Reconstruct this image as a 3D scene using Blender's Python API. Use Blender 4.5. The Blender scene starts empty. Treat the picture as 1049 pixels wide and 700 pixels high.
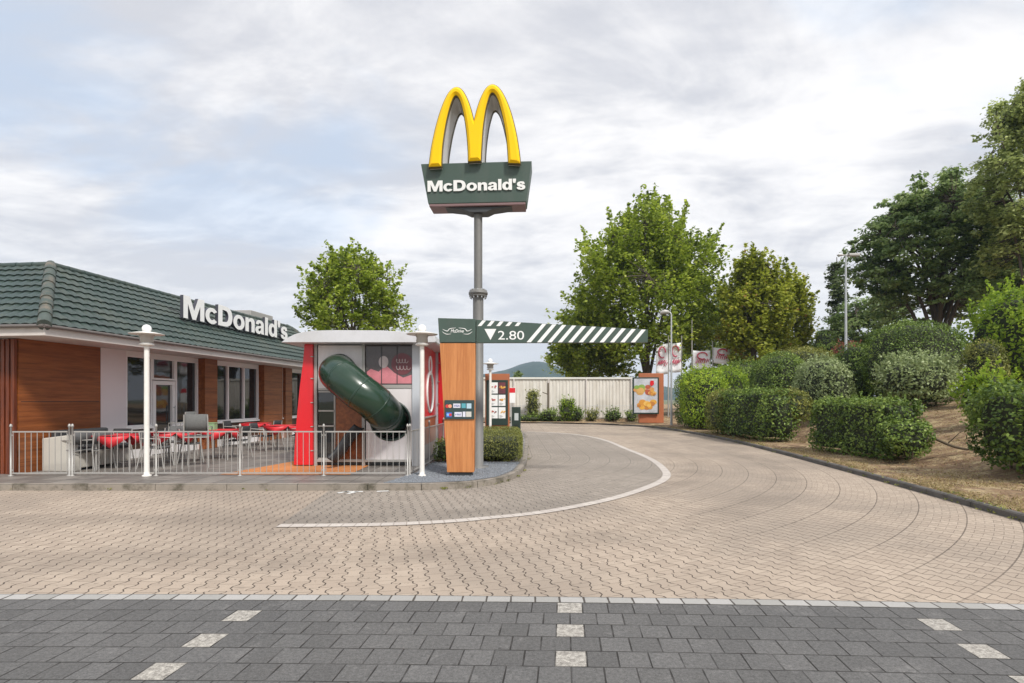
import bpy, bmesh, math, random
import numpy as np
from mathutils import Vector, Matrix, noise
random.seed(7); RNG = np.random.default_rng(11)
R = math.radians
scene = bpy.context.scene
col = scene.collection
F, HOR, H, CXP = 540.0, 409.0, 1.65, 524.5      # focal length in px, horizon row, eye height
def gp(px, py, z=0.0):                           # a point at height z seen at px,py (used to survey the site)
    Y = (H - z) * F / (py - HOR)
    return ((px - CXP) * Y / F, Y)

# ------------------------------------------------------------------ node helper
class E:
    def __init__(s, nt, k): s.nt, s.k = nt, k
    def _m(s, op, *a, clamp=False):
        n = s.nt.nodes.new('ShaderNodeMath'); n.operation = op; n.use_clamp = clamp
        for i, v in enumerate((s,) + a):
            if isinstance(v, E): s.nt.links.new(v.k, n.inputs[i])
            else: n.inputs[i].default_value = v
        return E(s.nt, n.outputs[0])
    def __add__(s, o): return s._m('ADD', o)
    def __sub__(s, o): return s._m('SUBTRACT', o)
    def __mul__(s, o): return s._m('MULTIPLY', o)
    def __truediv__(s, o): return s._m('DIVIDE', o)
    def __neg__(s): return s._m('MULTIPLY', -1.0)
    def floor(s): return s._m('FLOOR')
    def fract(s): return s._m('FRACT')
    def abs(s): return s._m('ABSOLUTE')
    def max(s, o): return s._m('MAXIMUM', o)
    def min(s, o): return s._m('MINIMUM', o)
    def sqrt(s): return s._m('SQRT')
    def pow(s, o): return s._m('POWER', o)
    def lt(s, o): return s._m('LESS_THAN', o)
    def gt(s, o): return s._m('GREATER_THAN', o)
    def mod(s, o): return s._m('FLOORED_MODULO', o)
    def atan2(s, o): return s._m('ARCTAN2', o)
    def cmp(s, o, e=0.1): return s._m('COMPARE', o, e)
    def ramp(s, a, b):                            # smooth 0..1 between a and b
        n = s.nt.nodes.new('ShaderNodeMapRange'); n.interpolation_type = 'SMOOTHSTEP'
        s.nt.links.new(s.k, n.inputs[0]); n.inputs[1].default_value = a; n.inputs[2].default_value = b
        return E(s.nt, n.outputs[0])
def const(nt, v):
    n = nt.nodes.new('ShaderNodeValue'); n.outputs[0].default_value = v; return E(nt, n.outputs[0])
def comb(nt, x, y, z=0.0):
    n = nt.nodes.new('ShaderNodeCombineXYZ')
    for i, v in enumerate((x, y, z)):
        if isinstance(v, E): nt.links.new(v.k, n.inputs[i])
        else: n.inputs[i].default_value = v
    return n.outputs[0]
def sep(nt, v):
    n = nt.nodes.new('ShaderNodeSeparateXYZ'); nt.links.new(v, n.inputs[0])
    return [E(nt, n.outputs[i]) for i in range(3)]
def nz(nt, vec, scale, detail=4, rough=.55, dist=0.0):
    n = nt.nodes.new('ShaderNodeTexNoise'); nt.links.new(vec, n.inputs['Vector'])
    n.inputs['Scale'].default_value = scale; n.inputs['Detail'].default_value = detail
    n.inputs['Roughness'].default_value = rough; n.inputs['Distortion'].default_value = dist
    return E(nt, n.outputs[0])
def wn(nt, vec):
    n = nt.nodes.new('ShaderNodeTexWhiteNoise'); nt.links.new(vec, n.inputs[0]); return E(nt, n.outputs['Value'])
def mixc(nt, f, a, b, mode='MIX'):
    n = nt.nodes.new('ShaderNodeMix'); n.data_type = 'RGBA'; n.blend_type = mode
    if isinstance(f, E): nt.links.new(f.k, n.inputs[0])
    else: n.inputs[0].default_value = f
    for i, v in ((6, a), (7, b)):
        if isinstance(v, (tuple, list)): n.inputs[i].default_value = tuple(v)[:3] + (1,)
        else: nt.links.new(v, n.inputs[i])
    return n.outputs[2]
def scalec(nt, c, k):                             # colour * scalar
    n = nt.nodes.new('ShaderNodeVectorMath'); n.operation = 'SCALE'
    if isinstance(c, (tuple, list)): n.inputs[0].default_value = tuple(c)[:3]
    else: nt.links.new(c, n.inputs[0])
    if isinstance(k, E): nt.links.new(k.k, n.inputs['Scale'])
    else: n.inputs['Scale'].default_value = k
    return n.outputs[0]
def new_mat(name):
    m = bpy.data.materials.new(name); m.use_nodes = True
    nt = m.node_tree; nt.nodes.clear()
    o = nt.nodes.new('ShaderNodeOutputMaterial'); b = nt.nodes.new('ShaderNodeBsdfPrincipled')
    nt.links.new(b.outputs[0], o.inputs[0])
    return m, nt, b, o
def setin(nt, b, key, v):
    if isinstance(v, E): nt.links.new(v.k, b.inputs[key])
    elif isinstance(v, (tuple, list)): b.inputs[key].default_value = tuple(v)[:3] + (1,)
    elif isinstance(v, (int, float)): b.inputs[key].default_value = v
    else: nt.links.new(v, b.inputs[key])
def bump(nt, b, h, dist, strength=1.0):
    n = nt.nodes.new('ShaderNodeBump'); n.inputs['Distance'].default_value = dist; n.inputs['Strength'].default_value = strength
    nt.links.new(h.k, n.inputs['Height']); nt.links.new(n.outputs[0], b.inputs['Normal'])
def pos(nt):
    return nt.nodes.new('ShaderNodeNewGeometry').outputs['Position']
def objc(nt):
    return nt.nodes.new('ShaderNodeTexCoord').outputs['Object']
MATS = {}
def mat(name, c, rough=.5, metal=0.0, var=.12, scale=3.0, bmp=0.0, bscale=60, stretch=None, dirt=None, coat=0.0, spec=None):
    if name in MATS: return MATS[name]
    m, nt, b, o = new_mat(name)
    v = objc(nt)
    if stretch:
        mp = nt.nodes.new('ShaderNodeMapping'); mp.inputs['Scale'].default_value = stretch
        nt.links.new(v, mp.inputs[0]); v = mp.outputs[0]
    n1 = nz(nt, v, scale, 6, .6); n2 = nz(nt, v, scale * 9, 3, .6)
    k = (n1 - .5) * (2 * var) + (n2 - .5) * var + 1.0
    cc = scalec(nt, c, k)
    if dirt: cc = mixc(nt, nz(nt, v, scale * .7, 5, .7).ramp(.45, .68) * dirt[1], cc, dirt[0])
    setin(nt, b, 'Base Color', cc)
    setin(nt, b, 'Roughness', (n2 - .5) * .15 + rough)
    b.inputs['Metallic'].default_value = metal
    b.inputs['Coat Weight'].default_value = coat
    if spec is not None: b.inputs['Specular IOR Level'].default_value = spec
    if bmp: bump(nt, b, nz(nt, v, bscale, 4, .6), bmp)
    MATS[name] = m; return m
def wood_mat(name, a, b_, axis, freq=1.0, rough=.45, plank=0):
    m, nt, b, o = new_mat(name); v = objc(nt)
    sc = [14, 14, 14]; sc[axis] = .7
    mp = nt.nodes.new('ShaderNodeMapping'); mp.inputs['Scale'].default_value = [s * freq for s in sc]; nt.links.new(v, mp.inputs[0])
    g = nz(nt, mp.outputs[0], 1.0, 6, .65, .6); g2 = nz(nt, mp.outputs[0], 6.0, 3, .6)
    c = mixc(nt, (g * .8 + g2 * .3).ramp(.35, .75), a, b_)
    if plank:
        x, y, z = sep(nt, v)
        w = wn(nt, comb(nt, (z / plank).floor(), 0.0)); c = scalec(nt, c, w * .25 + .87)
    setin(nt, b, 'Base Color', c); b.inputs['Roughness'].default_value = rough
    bump(nt, b, g2, .001, .6)
    MATS[name] = m; return m

# ------------------------------------------------------------------ mesh builder
class MB:
    def __init__(s): s.v, s.f, s.s, s.mi = [], [], [], []; s.cur = 0
    def add(s, vs, fs, smooth=False):
        o = len(s.v); s.v += [tuple(p) for p in vs]
        for f in fs: s.f.append(tuple(i + o for i in f)); s.s.append(smooth); s.mi.append(s.cur)
    def box(s, x0, y0, z0, x1, y1, z1):
        vs = [(x, y, z) for z in (z0, z1) for y in (y0, y1) for x in (x0, x1)]
        s.add(vs, [(0, 2, 3, 1), (4, 5, 7, 6), (0, 1, 5, 4), (2, 6, 7, 3), (0, 4, 6, 2), (1, 3, 7, 5)]); return s
    def quad(s, a, b, c, d): s.add([a, b, c, d], [(0, 1, 2, 3)]); return s
    def prism(s, poly, h0, h1, fn=None, smooth=False):   # polygon (a,b) CCW extruded between h0,h1; fn maps (a,b,h)->xyz
        fn = fn or (lambda a, b, h: (a, b, h)); n = len(poly)
        vs = [fn(a, b, h0) for a, b in poly] + [fn(a, b, h1) for a, b in poly]
        from mathutils.geometry import tessellate_polygon
        tris = tessellate_polygon([[Vector((a, b, 0)) for a, b in poly]])
        fs = []
        for t in tris:
            a, b, c = [Vector((poly[i][0], poly[i][1], 0)) for i in t]
            if (b - a).cross(c - a).z < 0: t = (t[0], t[2], t[1])
            fs.append((t[2], t[1], t[0])); fs.append(tuple(i + n for i in t))
        s.add(vs, fs)
        o = len(s.v) - 2 * n
        for i in range(n):
            j = (i + 1) % n; s.f.append((o + i, o + j, o + n + j, o + n + i)); s.s.append(smooth); s.mi.append(s.cur)
        return s
    def tube(s, path, rad, n=10, caps=True, smooth=True):
        path = [Vector(p) for p in path]; m = len(path)
        if not hasattr(rad, '__len__'): rad = [rad] * m
        vs = []; up = None
        for i, p in enumerate(path):
            d = (path[min(i + 1, m - 1)] - path[max(i - 1, 0)]).normalized()
            if up is None: up = d.orthogonal().normalized()
            up = (up - d * up.dot(d)).normalized(); w = d.cross(up)
            for k in range(n):
                a = 2 * math.pi * k / n; vs.append(p + (up * math.cos(a) + w * math.sin(a)) * rad[i])
        fs = [(i * n + k, i * n + (k + 1) % n, (i + 1) * n + (k + 1) % n, (i + 1) * n + k) for i in range(m - 1) for k in range(n)]
        s.add(vs, fs, smooth)
        if caps: s.add(vs[:n], [tuple(reversed(range(n)))]); s.add(vs[-n:], [tuple(range(n))])
        return s
    def lathe(s, prof, cx=0, cy=0, n=24, smooth=True):   # (r,z) from bottom up
        vs = [(cx + r * math.cos(2 * math.pi * k / n), cy + r * math.sin(2 * math.pi * k / n), z) for r, z in prof for k in range(n)]
        fs = [(i * n + k, i * n + (k + 1) % n, (i + 1) * n + (k + 1) % n, (i + 1) * n + k) for i in range(len(prof) - 1) for k in range(n)]
        s.add(vs, fs, smooth)
        s.add(vs[:n], [tuple(reversed(range(n)))]); s.add(vs[-n:], [tuple(range(n))]); return s
    def build(s, name, m, parent=None, bevel=0, loc=None):
        me = bpy.data.meshes.new(name); me.from_pydata(s.v, [], s.f)
        me.polygons.foreach_set('use_smooth', s.s)
        for mm in (m if isinstance(m, (list, tuple)) else [m]): me.materials.append(mm)
        if isinstance(m, (list, tuple)): me.polygons.foreach_set('material_index', s.mi)
        me.update()
        return link(name, me, parent, bevel, loc)
def link(name, me, parent=None, bevel=0, loc=None):
    o = bpy.data.objects.new(name, me); col.objects.link(o)
    if parent: o.parent = parent
    if loc: o.location = loc
    if bevel:
        b = o.modifiers.new('bevel', 'BEVEL'); b.width = bevel; b.segments = 2; b.limit_method = 'ANGLE'; b.angle_limit = R(40)
    return o
def tag(o, label=None, cat=None, group=None, kind=None):
    if label: o['label'] = label
    if cat: o['category'] = cat
    if group: o['group'] = group
    if kind: o['kind'] = kind
    return o
def empty(name, loc, rz=0.0):
    o = bpy.data.objects.new(name, None); o.location = loc; o.rotation_euler = (0, 0, rz)
    o.empty_display_size = .2; col.objects.link(o); return o
def copy_tree(o, parent=None):
    c = o.copy(); col.objects.link(c); c.parent = parent
    for ch in [x for x in bpy.data.objects if x.parent == o]: copy_tree(ch, c)
    return c
def catmull(pts, n=6):
    out = []; P = [Vector(p) for p in pts]
    for i in range(len(P) - 1):
        p0, p1, p2, p3 = P[max(i - 1, 0)], P[i], P[i + 1], P[min(i + 2, len(P) - 1)]
        for k in range(n):
            t = k / n
            out.append(.5 * ((2 * p1) + (p2 - p0) * t + (2 * p0 - 5 * p1 + 4 * p2 - p3) * t * t + (3 * p1 - p0 - 3 * p2 + p3) * t ** 3))
    return out + [P[-1]]
def text_mesh(txt, w, h, depth, bold=0.0, shear=0.0):    # text in the XY plane, exactly w x h, thickness depth along +Z
    cu = bpy.data.curves.new('t', 'FONT'); cu.body = txt; cu.size = 1; cu.extrude = .05; cu.offset = bold; cu.shear = shear
    cu.resolution_u = 5
    o = bpy.data.objects.new('t', cu); col.objects.link(o)
    dg = bpy.context.evaluated_depsgraph_get(); dg.update()
    me = bpy.data.meshes.new_from_object(o.evaluated_get(dg))
    bpy.data.objects.remove(o); bpy.data.curves.remove(cu)
    co = np.empty(len(me.vertices) * 3); me.vertices.foreach_get('co', co); co = co.reshape(-1, 3)
    mn, mx = co.min(0), co.max(0)
    co = (co - mn) / (mx - mn) * np.array([w, h, depth]) - np.array([w / 2, 0, 0])
    me.vertices.foreach_set('co', co.ravel()); me.materials.clear(); me.update(); return me
def xf(me, mtx): me.transform(mtx); me.update(); return me
def text_obj(name, txt, w, h, depth, mtx, m, parent, bold=0.0, shear=0.0):
    me = text_mesh(txt, w, h, depth, bold, shear); xf(me, mtx); me.materials.append(m); return link(name, me, parent)
FRONT = Matrix(((1, 0, 0, 0), (0, 0, -1, 0), (0, 1, 0, 0), (0, 0, 0, 1)))    # text standing, facing -Y
SIDE = Matrix(((0, 0, 1, 0), (1, 0, 0, 0), (0, 1, 0, 0), (0, 0, 0, 1)))      # text standing, facing +X, reading along +Y

GLY = {   # heavy grotesque outlines; a third value marks a corner, further lists are counters
 'M': (1.06, [[(0,0,1),(0,1,1),(.32,1,1),(.53,.40,1),(.74,1,1),(1.06,1,1),(1.06,0,1),(.84,0,1),(.84,.66,1),(.62,0,1),(.44,0,1),(.22,.66,1),(.22,0,1)]]),
 'l': (.23, [[(0,0,1),(0,1,1),(.23,1,1),(.23,0,1)]]),
 "'": (.22, [[(.04,.62,1),(0,.80,1),(0,1,1),(.22,1,1),(.22,.80,1),(.17,.62,1)]]),
 'D': (.86, [[(0,0,1),(0,1,1),(.38,1,1),(.55,.975),(.70,.90),(.81,.76),(.86,.5),(.81,.24),(.70,.10),(.55,.025),(.38,0,1)], [(.25,.21,1),(.25,.79,1),(.36,.79,1),(.50,.76),(.58,.66),(.61,.5),(.58,.34),(.50,.24),(.36,.21,1)]]),
 'n': (.65, [[(0,0,1),(0,.73,1),(.21,.73,1),(.215,.64,1),(.30,.715),(.42,.745),(.55,.71),(.63,.62),(.65,.48,1),(.65,0,1),(.42,0,1),(.42,.42,1),(.40,.52),(.33,.555),(.26,.52),(.23,.42,1),(.23,0,1)]]),
 'd': (.68, [[(.45,1,1),(.68,1,1),(.68,0,1),(.47,0,1),(.465,.08,1),(.39,.01),(.28,-.015),(.12,.05),(.02,.2),(0,.365),(.02,.53),(.12,.68),(.27,.745),(.38,.72),(.45,.66,1)], [(.455,.365),(.43,.50),(.345,.565),(.26,.50),(.235,.365),(.26,.23),(.345,.165),(.43,.23),(.455,.365)]]),
 'a': (.66, [[(.03,.50,1),(.08,.65),(.2,.73),(.34,.745),(.5,.71),(.6,.61),(.62,.5,1),(.62,.15),(.66,0,1),(.43,0,1),(.415,.07,1),(.33,.0),(.22,-.015),(.08,.03),(0,.13),(.0,.24),(.06,.35),(.18,.41),(.32,.43),(.40,.46),(.405,.51),(.38,.565),(.32,.59),(.26,.565),(.24,.50,1)], [(.405,.33,1),(.30,.30),(.23,.26),(.22,.19),(.27,.145),(.34,.16),(.39,.21),(.405,.33,1)]]),
 's': (.60, [[(.56,.51,1),(.36,.50,1),(.34,.56),(.28,.59),(.23,.565),(.23,.52),(.28,.485),(.42,.45),(.54,.38),(.59,.26),(.57,.12),(.47,.02),(.30,-.015),(.12,.02),(.02,.11),(0,.23,1),(.215,.24,1),(.24,.165),(.30,.135),(.36,.15),(.375,.19),(.34,.235),(.2,.275),(.08,.33),(.02,.44),(.02,.57),(.10,.68),(.25,.74),(.38,.735),(.5,.69),(.56,.51,1)]]),
}
def _ell(cx, cy, rx, ry, a0=0, a1=360, n=28): return [(cx + rx * math.cos(R(a0 + (a1 - a0) * k / n)), cy + ry * math.sin(R(a0 + (a1 - a0) * k / n)), 1) for k in range(n + (a1 - a0 != 360))]
GLY['o'] = (.74, [_ell(.37, .365, .37, .38), _ell(.37, .365, .145, .20)])
GLY['c'] = (.66, [_ell(.36, .365, .36, .38, 38, 322) + _ell(.36, .365, .145, .20, 318, 42)])
def glyph_mesh(txt, w, h, depth, mats_, face_front):     # list of meshes, one per letter, text in XY plane centred, thickness +Z
    x = 0; gap = .055; adv = []
    for c in txt: adv.append(x); x += GLY[c][0] + gap
    total = x - gap; out = []
    for c, x0 in zip(txt, adv):
        cu = bpy.data.curves.new('g', 'CURVE'); cu.dimensions = '2D'; cu.fill_mode = 'BOTH'; cu.extrude = depth / 2
        for loop in GLY[c][1]:
            pts = []; run = [loop[0][:2]]
            for p in loop[1:] + [loop[0]]:
                run.append(p[:2])
                if len(p) > 2 or p is loop[0]:
                    pts += [(q.x, q.y) for q in catmull([(a, b, 0) for a, b in run], 4 if len(run) > 2 else 1)][:-1]; run = [p[:2]]
            clean = []
            for p in pts:
                if not clean or math.hypot(p[0] - clean[-1][0], p[1] - clean[-1][1]) > 1e-4: clean.append(p)
            sp_ = cu.splines.new('POLY'); sp_.points.add(len(clean) - 1); sp_.use_cyclic_u = True
            for q, p in zip(sp_.points, clean): q.co = ((x0 + p[0] - total / 2) * w / total, p[1] * h, 0, 1)
        o = bpy.data.objects.new('g', cu); col.objects.link(o); dg = bpy.context.evaluated_depsgraph_get(); dg.update()
        me = bpy.data.meshes.new_from_object(o.evaluated_get(dg)); bpy.data.objects.remove(o); bpy.data.curves.remove(cu)
        me.transform(Matrix.Translation((0, 0, depth / 2))); me.materials.clear()
        for mm in mats_: me.materials.append(mm)
        for p in me.polygons: p.material_index = 0 if abs(p.normal.z) > .7 else len(mats_) - 1; p.use_smooth = False
        me.name = 'letter'; me.update(); out.append(me)
    return out

# ------------------------------------------------------------------ plain materials
m_white = mat('painted_white', (.80, .77, .72), .45, var=.05, dirt=((.45, .42, .36), .25))
m_alu = mat('galvanised_steel', (.50, .51, .51), .38, metal=.55, var=.10, scale=6)
m_alulight = mat('light_aluminium', (.40, .385, .36), .45, metal=.2, var=.06)
m_pole = mat('zinc_pole', (.19, .185, .175), .6, metal=.3, var=.3, scale=4, stretch=(1, 1, .3))
m_green = mat('dark_green_enamel', (.055, .088, .070), .45, var=.16, scale=2.2, stretch=(3, 3, .35), dirt=((.085, .10, .085), .35))
m_dkgreen = mat('very_dark_green', (.022, .04, .032), .4, var=.1)
m_yellow = mat('yellow_plastic', (.93, .57, .002), .42, var=.03, scale=2, spec=.25)
m_yellowdk = mat('amber_trim', (.10, .075, .02), .4, var=.1)
m_letter = mat('white_letter', (.82, .82, .80), .4, var=.03)
m_ltside = mat('letter_side_dark', (.06, .06, .075), .5, var=.1)
m_red = mat('red_panel', (.66, .012, .02), .35, var=.12, scale=1.8, stretch=(2, 2, .5), coat=.2, dirt=((.42, .05, .05), .3))
m_redcloth = mat('red_plastic', (.65, .03, .04), .45, var=.08)
m_black = mat('black_plastic', (.02, .02, .022), .5, var=.15)
m_dark = mat('anthracite', (.045, .047, .05), .5, var=.15)
m_pinkwhite = mat('warm_white_render', (.72, .66, .66), .75, var=.04, scale=1.0, bmp=.0015)
m_fascia = mat('fascia_board', (.60, .55, .51), .6, var=.05, scale=.8, dirt=((.25, .22, .2), .3))
m_frame = mat('window_frame_white', (.80, .77, .76), .4, var=.04)
m_tile = mat('green_roof_tile', (.036, .057, .049), .42, var=.35, scale=1.6, bmp=.002, dirt=((.085, .095, .07), .5))
m_hip = mat('weathered_hip_tile', (.060, .078, .066), .6, var=.3, scale=2.5, dirt=((.19, .15, .11), .9))
m_kerb = mat('kerb_concrete', (.27, .235, .195), .85, var=.2, scale=4, bmp=.003, dirt=((.085, .075, .05), .9))
m_kerbdark = mat('dark_kerb', (.12, .11, .10), .85, var=.25, scale=4, bmp=.003, dirt=((.045, .042, .035), .7))
m_wood = wood_mat('horizontal_wood_cladding', (.15, .040, .009), (.33, .105, .028), 1, .8, .42)
m_slat = wood_mat('vertical_dark_slat', (.07, .014, .005), (.24, .055, .015), 2, 1.2, .45)
m_totem = wood_mat('vertical_orange_wood', (.42, .145, .04), (.60, .25, .085), 2, 1.0, .5)
m_terra = mat('terracotta_board', (.40, .13, .055), .55, var=.12, scale=2)
m_slide = mat('green_slide_plastic', (.014, .040, .022), .24, var=.25, scale=2, coat=.25)
m_playroof = mat('play_roof_sheet', (.60, .60, .62), .4, var=.08, scale=1.2, dirt=((.40, .39, .37), .35))
m_cream = mat('cream_bench', (.55, .52, .46), .7, var=.1)
m_bark = mat('bark', (.095, .075, .055), .9, var=.35, scale=5, bmp=.01, bscale=12, stretch=(1, 1, .3))
m_twig = mat('twig_brown', (.10, .075, .045), .9, var=.3, scale=6)
m_core = mat('core_twigs_and_shade', (.030, .036, .016), .95, var=.4, scale=5)  # twig-toned solid core, darkened so gaps between leaves read as shade
def glass_mat():
    m, nt, b, o = new_mat('window_glass'); v = objc(nt)
    b.inputs['Base Color'].default_value = (.018, .02, .022, 1); b.inputs['Roughness'].default_value = .03
    b.inputs['IOR'].default_value = 1.6; b.inputs['Specular IOR Level'].default_value = .7
    bump(nt, b, nz(nt, v, 1.2, 2), .004, .5)
    return m
m_glass = glass_mat()
m_clear = mat('tinted_print_glass', (.10, .085, .085), .12, var=.5, scale=3)

# ------------------------------------------------------------------ paving materials
def joint_finish(nt, b, cc, joint, jc, rough=.85, micro=180, bd=.004):
    c = mixc(nt, joint, cc, jc); setin(nt, b, 'Base Color', c); b.inputs['Roughness'].default_value = rough
    h = (joint * -1.0) + nz(nt, pos(nt), micro, 3, .7) * .35
    bump(nt, b, h, bd, .9)
def interlock(name, c1, c2, c3, jcol, spot=(.1, .08, .06)):
    m, nt, b, o = new_mat(name); P = pos(nt); x, y, z = sep(nt, P)
    dx = x + 3.2; dy = (y * -1.0) + 15.3
    ax = dx.max(0.0); ay = dy.max(0.0)
    v = (ax * ax + ay * ay).sqrt(); th = ax.atan2(ay)
    RW = .54
    ring = (v / RW).floor(); rk = (ring + .5) * RW
    u = rk * th + dx.min(0.0) + (dy * -1.0).max(0.0)
    w1 = nz(nt, P, 1.3, 2); u = u + (w1 - .5) * .03
    U = u / .150; V = v / .18
    n = (U + .5).floor(); par = n.mod(2.0) * 2.0 - 1.0
    tri = ((V.fract() - .5).abs() * 4.0 - 1.0)           # triangle wave -1..1
    wv = (tri * 2.2).max(-1.0).min(1.0)
    bd = U - n - par * wv * .12
    jd_u = bd.abs() * .150
    colid = n - bd.lt(0.0)
    Vs = V + colid.mod(2.0) * .5
    fr = (Vs.fract() - .5).abs(); jd_v = ((fr * -1.0) + .5) * .18
    ringd = ((v / RW).fract() - .5).abs(); ringd = ((ringd * -1.0) + .5) * RW
    jn = nz(nt, P, 5.0, 3, .6)
    jw = (jn * .010) + .0028
    a1 = (jd_u / jw)
    a2 = (jd_v / (jw * .55))
    arcw = th.ramp(.42, .72)
    a3 = (ringd / (jw * 1.15))
    j = ((a1.ramp(1.0, .45)).max(a2.ramp(1.0, .45) * .55)).max(a3.ramp(1.0, .5) * arcw * .7)
    j = j * (nz(nt, P, 14, 2).ramp(.25, .5) * .5 + .5)
    cid = comb(nt, colid, Vs.floor(), ring)
    r1 = wn(nt, cid)
    cc = mixc(nt, r1, c1, c2)
    cc = mixc(nt, nz(nt, P, .35, 5, .6).ramp(.40, .62) * .85, cc, c3)
    cc = scalec(nt, cc, nz(nt, P, 90, 3, .7) * .30 + .85)
    cc = mixc(nt, nz(nt, P, 2.2, 6, .7).ramp(.57, .74) * .4, cc, spot)
    cc = mixc(nt, nz(nt, P, 20, 2, .5).ramp(.66, .70) * .55, cc, spot)
    trk = ((v - 8.1).abs().ramp(.55, .1)).max((v - 9.9).abs().ramp(.55, .1)) * nz(nt, P, .9, 4, .6).ramp(.30, .62) * dy.ramp(-16.0, 4.0)
    cc = scalec(nt, cc, trk * -.17 + 1.0)
    joint_finish(nt, b, cc, j, jcol)
    return m
m_tan = interlock('tan_interlocking_pavers', (.360, .287, .224), (.432, .350, .274), (.292, .238, .190), (.060, .045, .032))
m_greypave = interlock('grey_interlocking_pavers', (.275, .235, .195), (.330, .284, .238), (.255, .219, .183), (.055, .047, .04))
def darkpave():
    m, nt, b, o = new_mat('dark_square_pavers'); P = pos(nt); x, y, z = sep(nt, P)
    v = (y + x * .0265 + x * x * .0035) * -1.0 + 4.285; V = v / .205
    row = V.floor(); par = row.mod(2.0)
    u = x - (y - 4.3) * .1
    U = (u - .37) / .2 + par * .5
    c = U.floor()
    du = (((U.fract() - .5).abs() * -1.0) + .5) * .2; dv = (((V.fract() - .5).abs() * -1.0) + .5) * .205
    jw = nz(nt, P, 6, 3) * .011 + .0012
    j = (du / jw).ramp(1.0, .4).max((dv / jw).ramp(1.0, .4) * .9)
    j = j * (nz(nt, P, 5, 3).ramp(.3, .6) * .6 + .4)
    mid = c.cmp(0.0) * ((par * -1.0) + 1.0); side = (c.cmp(-12.0) + c.cmp(14.0)) * par
    wh = (mid + side).min(1.0)
    r = wn(nt, comb(nt, c, row))
    cc = mixc(nt, r, (.102, .098, .094), (.138, .133, .128))
    cc = mixc(nt, nz(nt, P, .6, 5, .65).ramp(.4, .7) * .4, cc, (.08, .079, .079))
    cc = mixc(nt, nz(nt, P, 3.0, 6, .8).ramp(.54, .70) * .5, cc, (.23, .22, .21))
    wc = mixc(nt, nz(nt, P, 25, 4, .8).ramp(.35, .65), (.46, .43, .38), (.24, .22, .195))
    cc = mixc(nt, wh, cc, wc)
    cc = scalec(nt, cc, (nz(nt, P, 110, 4, .85) * 2.0 + nz(nt, P, 40, 3, .8) * 1.6) - .85)
    cc = mixc(nt, nz(nt, P, 9, 2).ramp(.72, .78) * .6, cc, (.03, .028, .026))
    cc = mixc(nt, nz(nt, P, 1.1, 7, .7, .5).ramp(.60, .72) * .45, cc, (.055, .05, .046))
    joint_finish(nt, b, cc, j, (.022, .019, .016), .9, 160, .005)
    return m
m_darkpave = darkpave()
def strip_mat(name, ca, cb, pitch, jc):
    m, nt, b, o = new_mat(name); v = nt.nodes.new('ShaderNodeUVMap').outputs[0]; u, w, _ = sep(nt, v); P = pos(nt)
    U = u / pitch; d = (((U.fract() - .5).abs() * -1.0) + .5) * pitch
    j = (d / (nz(nt, P, 9, 2) * .020 + .000)).ramp(1.0, .5).max((((w - .5).abs() * -1.0 + .5) / (nz(nt, P, 9, 3) * .22)).ramp(1.0, .4) * .7)
    cc = mixc(nt, wn(nt, comb(nt, U.floor(), 0.0)), ca, cb)
    cc = scalec(nt, cc, nz(nt, P, 60, 4, .8) * .5 + .75)
    cc = mixc(nt, nz(nt, P, 8, 4).ramp(.6, .75) * .4, cc, (.22, .2, .17))
    joint_finish(nt, b, cc, j, jc); return m
m_strip = strip_mat('pale_border_setts', (.40, .385, .365), (.30, .29, .27), .2, (.07, .06, .05))
m_line = strip_mat('pale_line_pavers', (.53, .48, .43), (.46, .41, .37), .165, (.36, .31, .27))
def terrace_mat():
    m, nt, b, o = new_mat('terrace_slabs'); P = pos(nt); x, y, z = sep(nt, P)
    U = x / .5; V = y / .5
    du = (((U.fract() - .5).abs() * -1.0) + .5) * .5; dv = (((V.fract() - .5).abs() * -1.0) + .5) * .5
    j = (du / .008).ramp(1.0, .5).max((dv / .008).ramp(1.0, .5))
    cc = mixc(nt, wn(nt, comb(nt, U.floor(), V.floor())), (.125, .112, .102), (.22, .197, .175))
    mp = nt.nodes.new('ShaderNodeMapping'); mp.inputs['Scale'].default_value = (1, 3, 1); nt.links.new(P, mp.inputs[0])
    cc = mixc(nt, nz(nt, mp.outputs[0], 1.6, 6, .7).ramp(.45, .7) * .55, cc, (.34, .305, .27))
    cc = mixc(nt, nz(nt, P, 2.5, 5, .7).ramp(.55, .75) * .55, cc, (.13, .115, .105))
    joint_finish(nt, b, cc, j, (.05, .045, .04), .5, 80, .002); return m
m_terrace = terrace_mat()
def ground_mat(name, cols, scales, bd=.02):
    m, nt, b, o = new_mat(name); P = pos(nt)
    c = mixc(nt, nz(nt, P, scales[0], 6, .65).ramp(.35, .65), cols[0], cols[1])
    c = mixc(nt, nz(nt, P, scales[1], 6, .7).ramp(.45, .62), c, cols[2])
    c = mixc(nt, nz(nt, P, scales[2], 4, .7).ramp(.5, .7) * .7, c, cols[3])
    c = scalec(nt, c, nz(nt, P, 70, 3, .8) * .7 + .65)
    setin(nt, b, 'Base Color', c); b.inputs['Roughness'].default_value = .95
    bump(nt, b, nz(nt, P, 22, 5, .75), bd); return m
m_soil = ground_mat('dry_bank_soil', ((.16, .095, .052), (.30, .195, .11), (.42, .32, .18), (.07, .045, .028)), (1.1, 2.6, 8))
m_field = ground_mat('far_ground', ((.10, .12, .05), (.14, .15, .07), (.2, .18, .1), (.06, .08, .03)), (.02, .2, 2))
m_gravelbase = ground_mat('gravel_bed', ((.13, .145, .165), (.20, .215, .235), (.28, .29, .31), (.06, .065, .075)), (9, 26, 48), .02)
m_orange = ground_mat('orange_safety_matting', ((.50, .19, .06), (.58, .24, .08), (.46, .18, .06), (.40, .14, .05)), (.8, 3, 30), .002)
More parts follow.
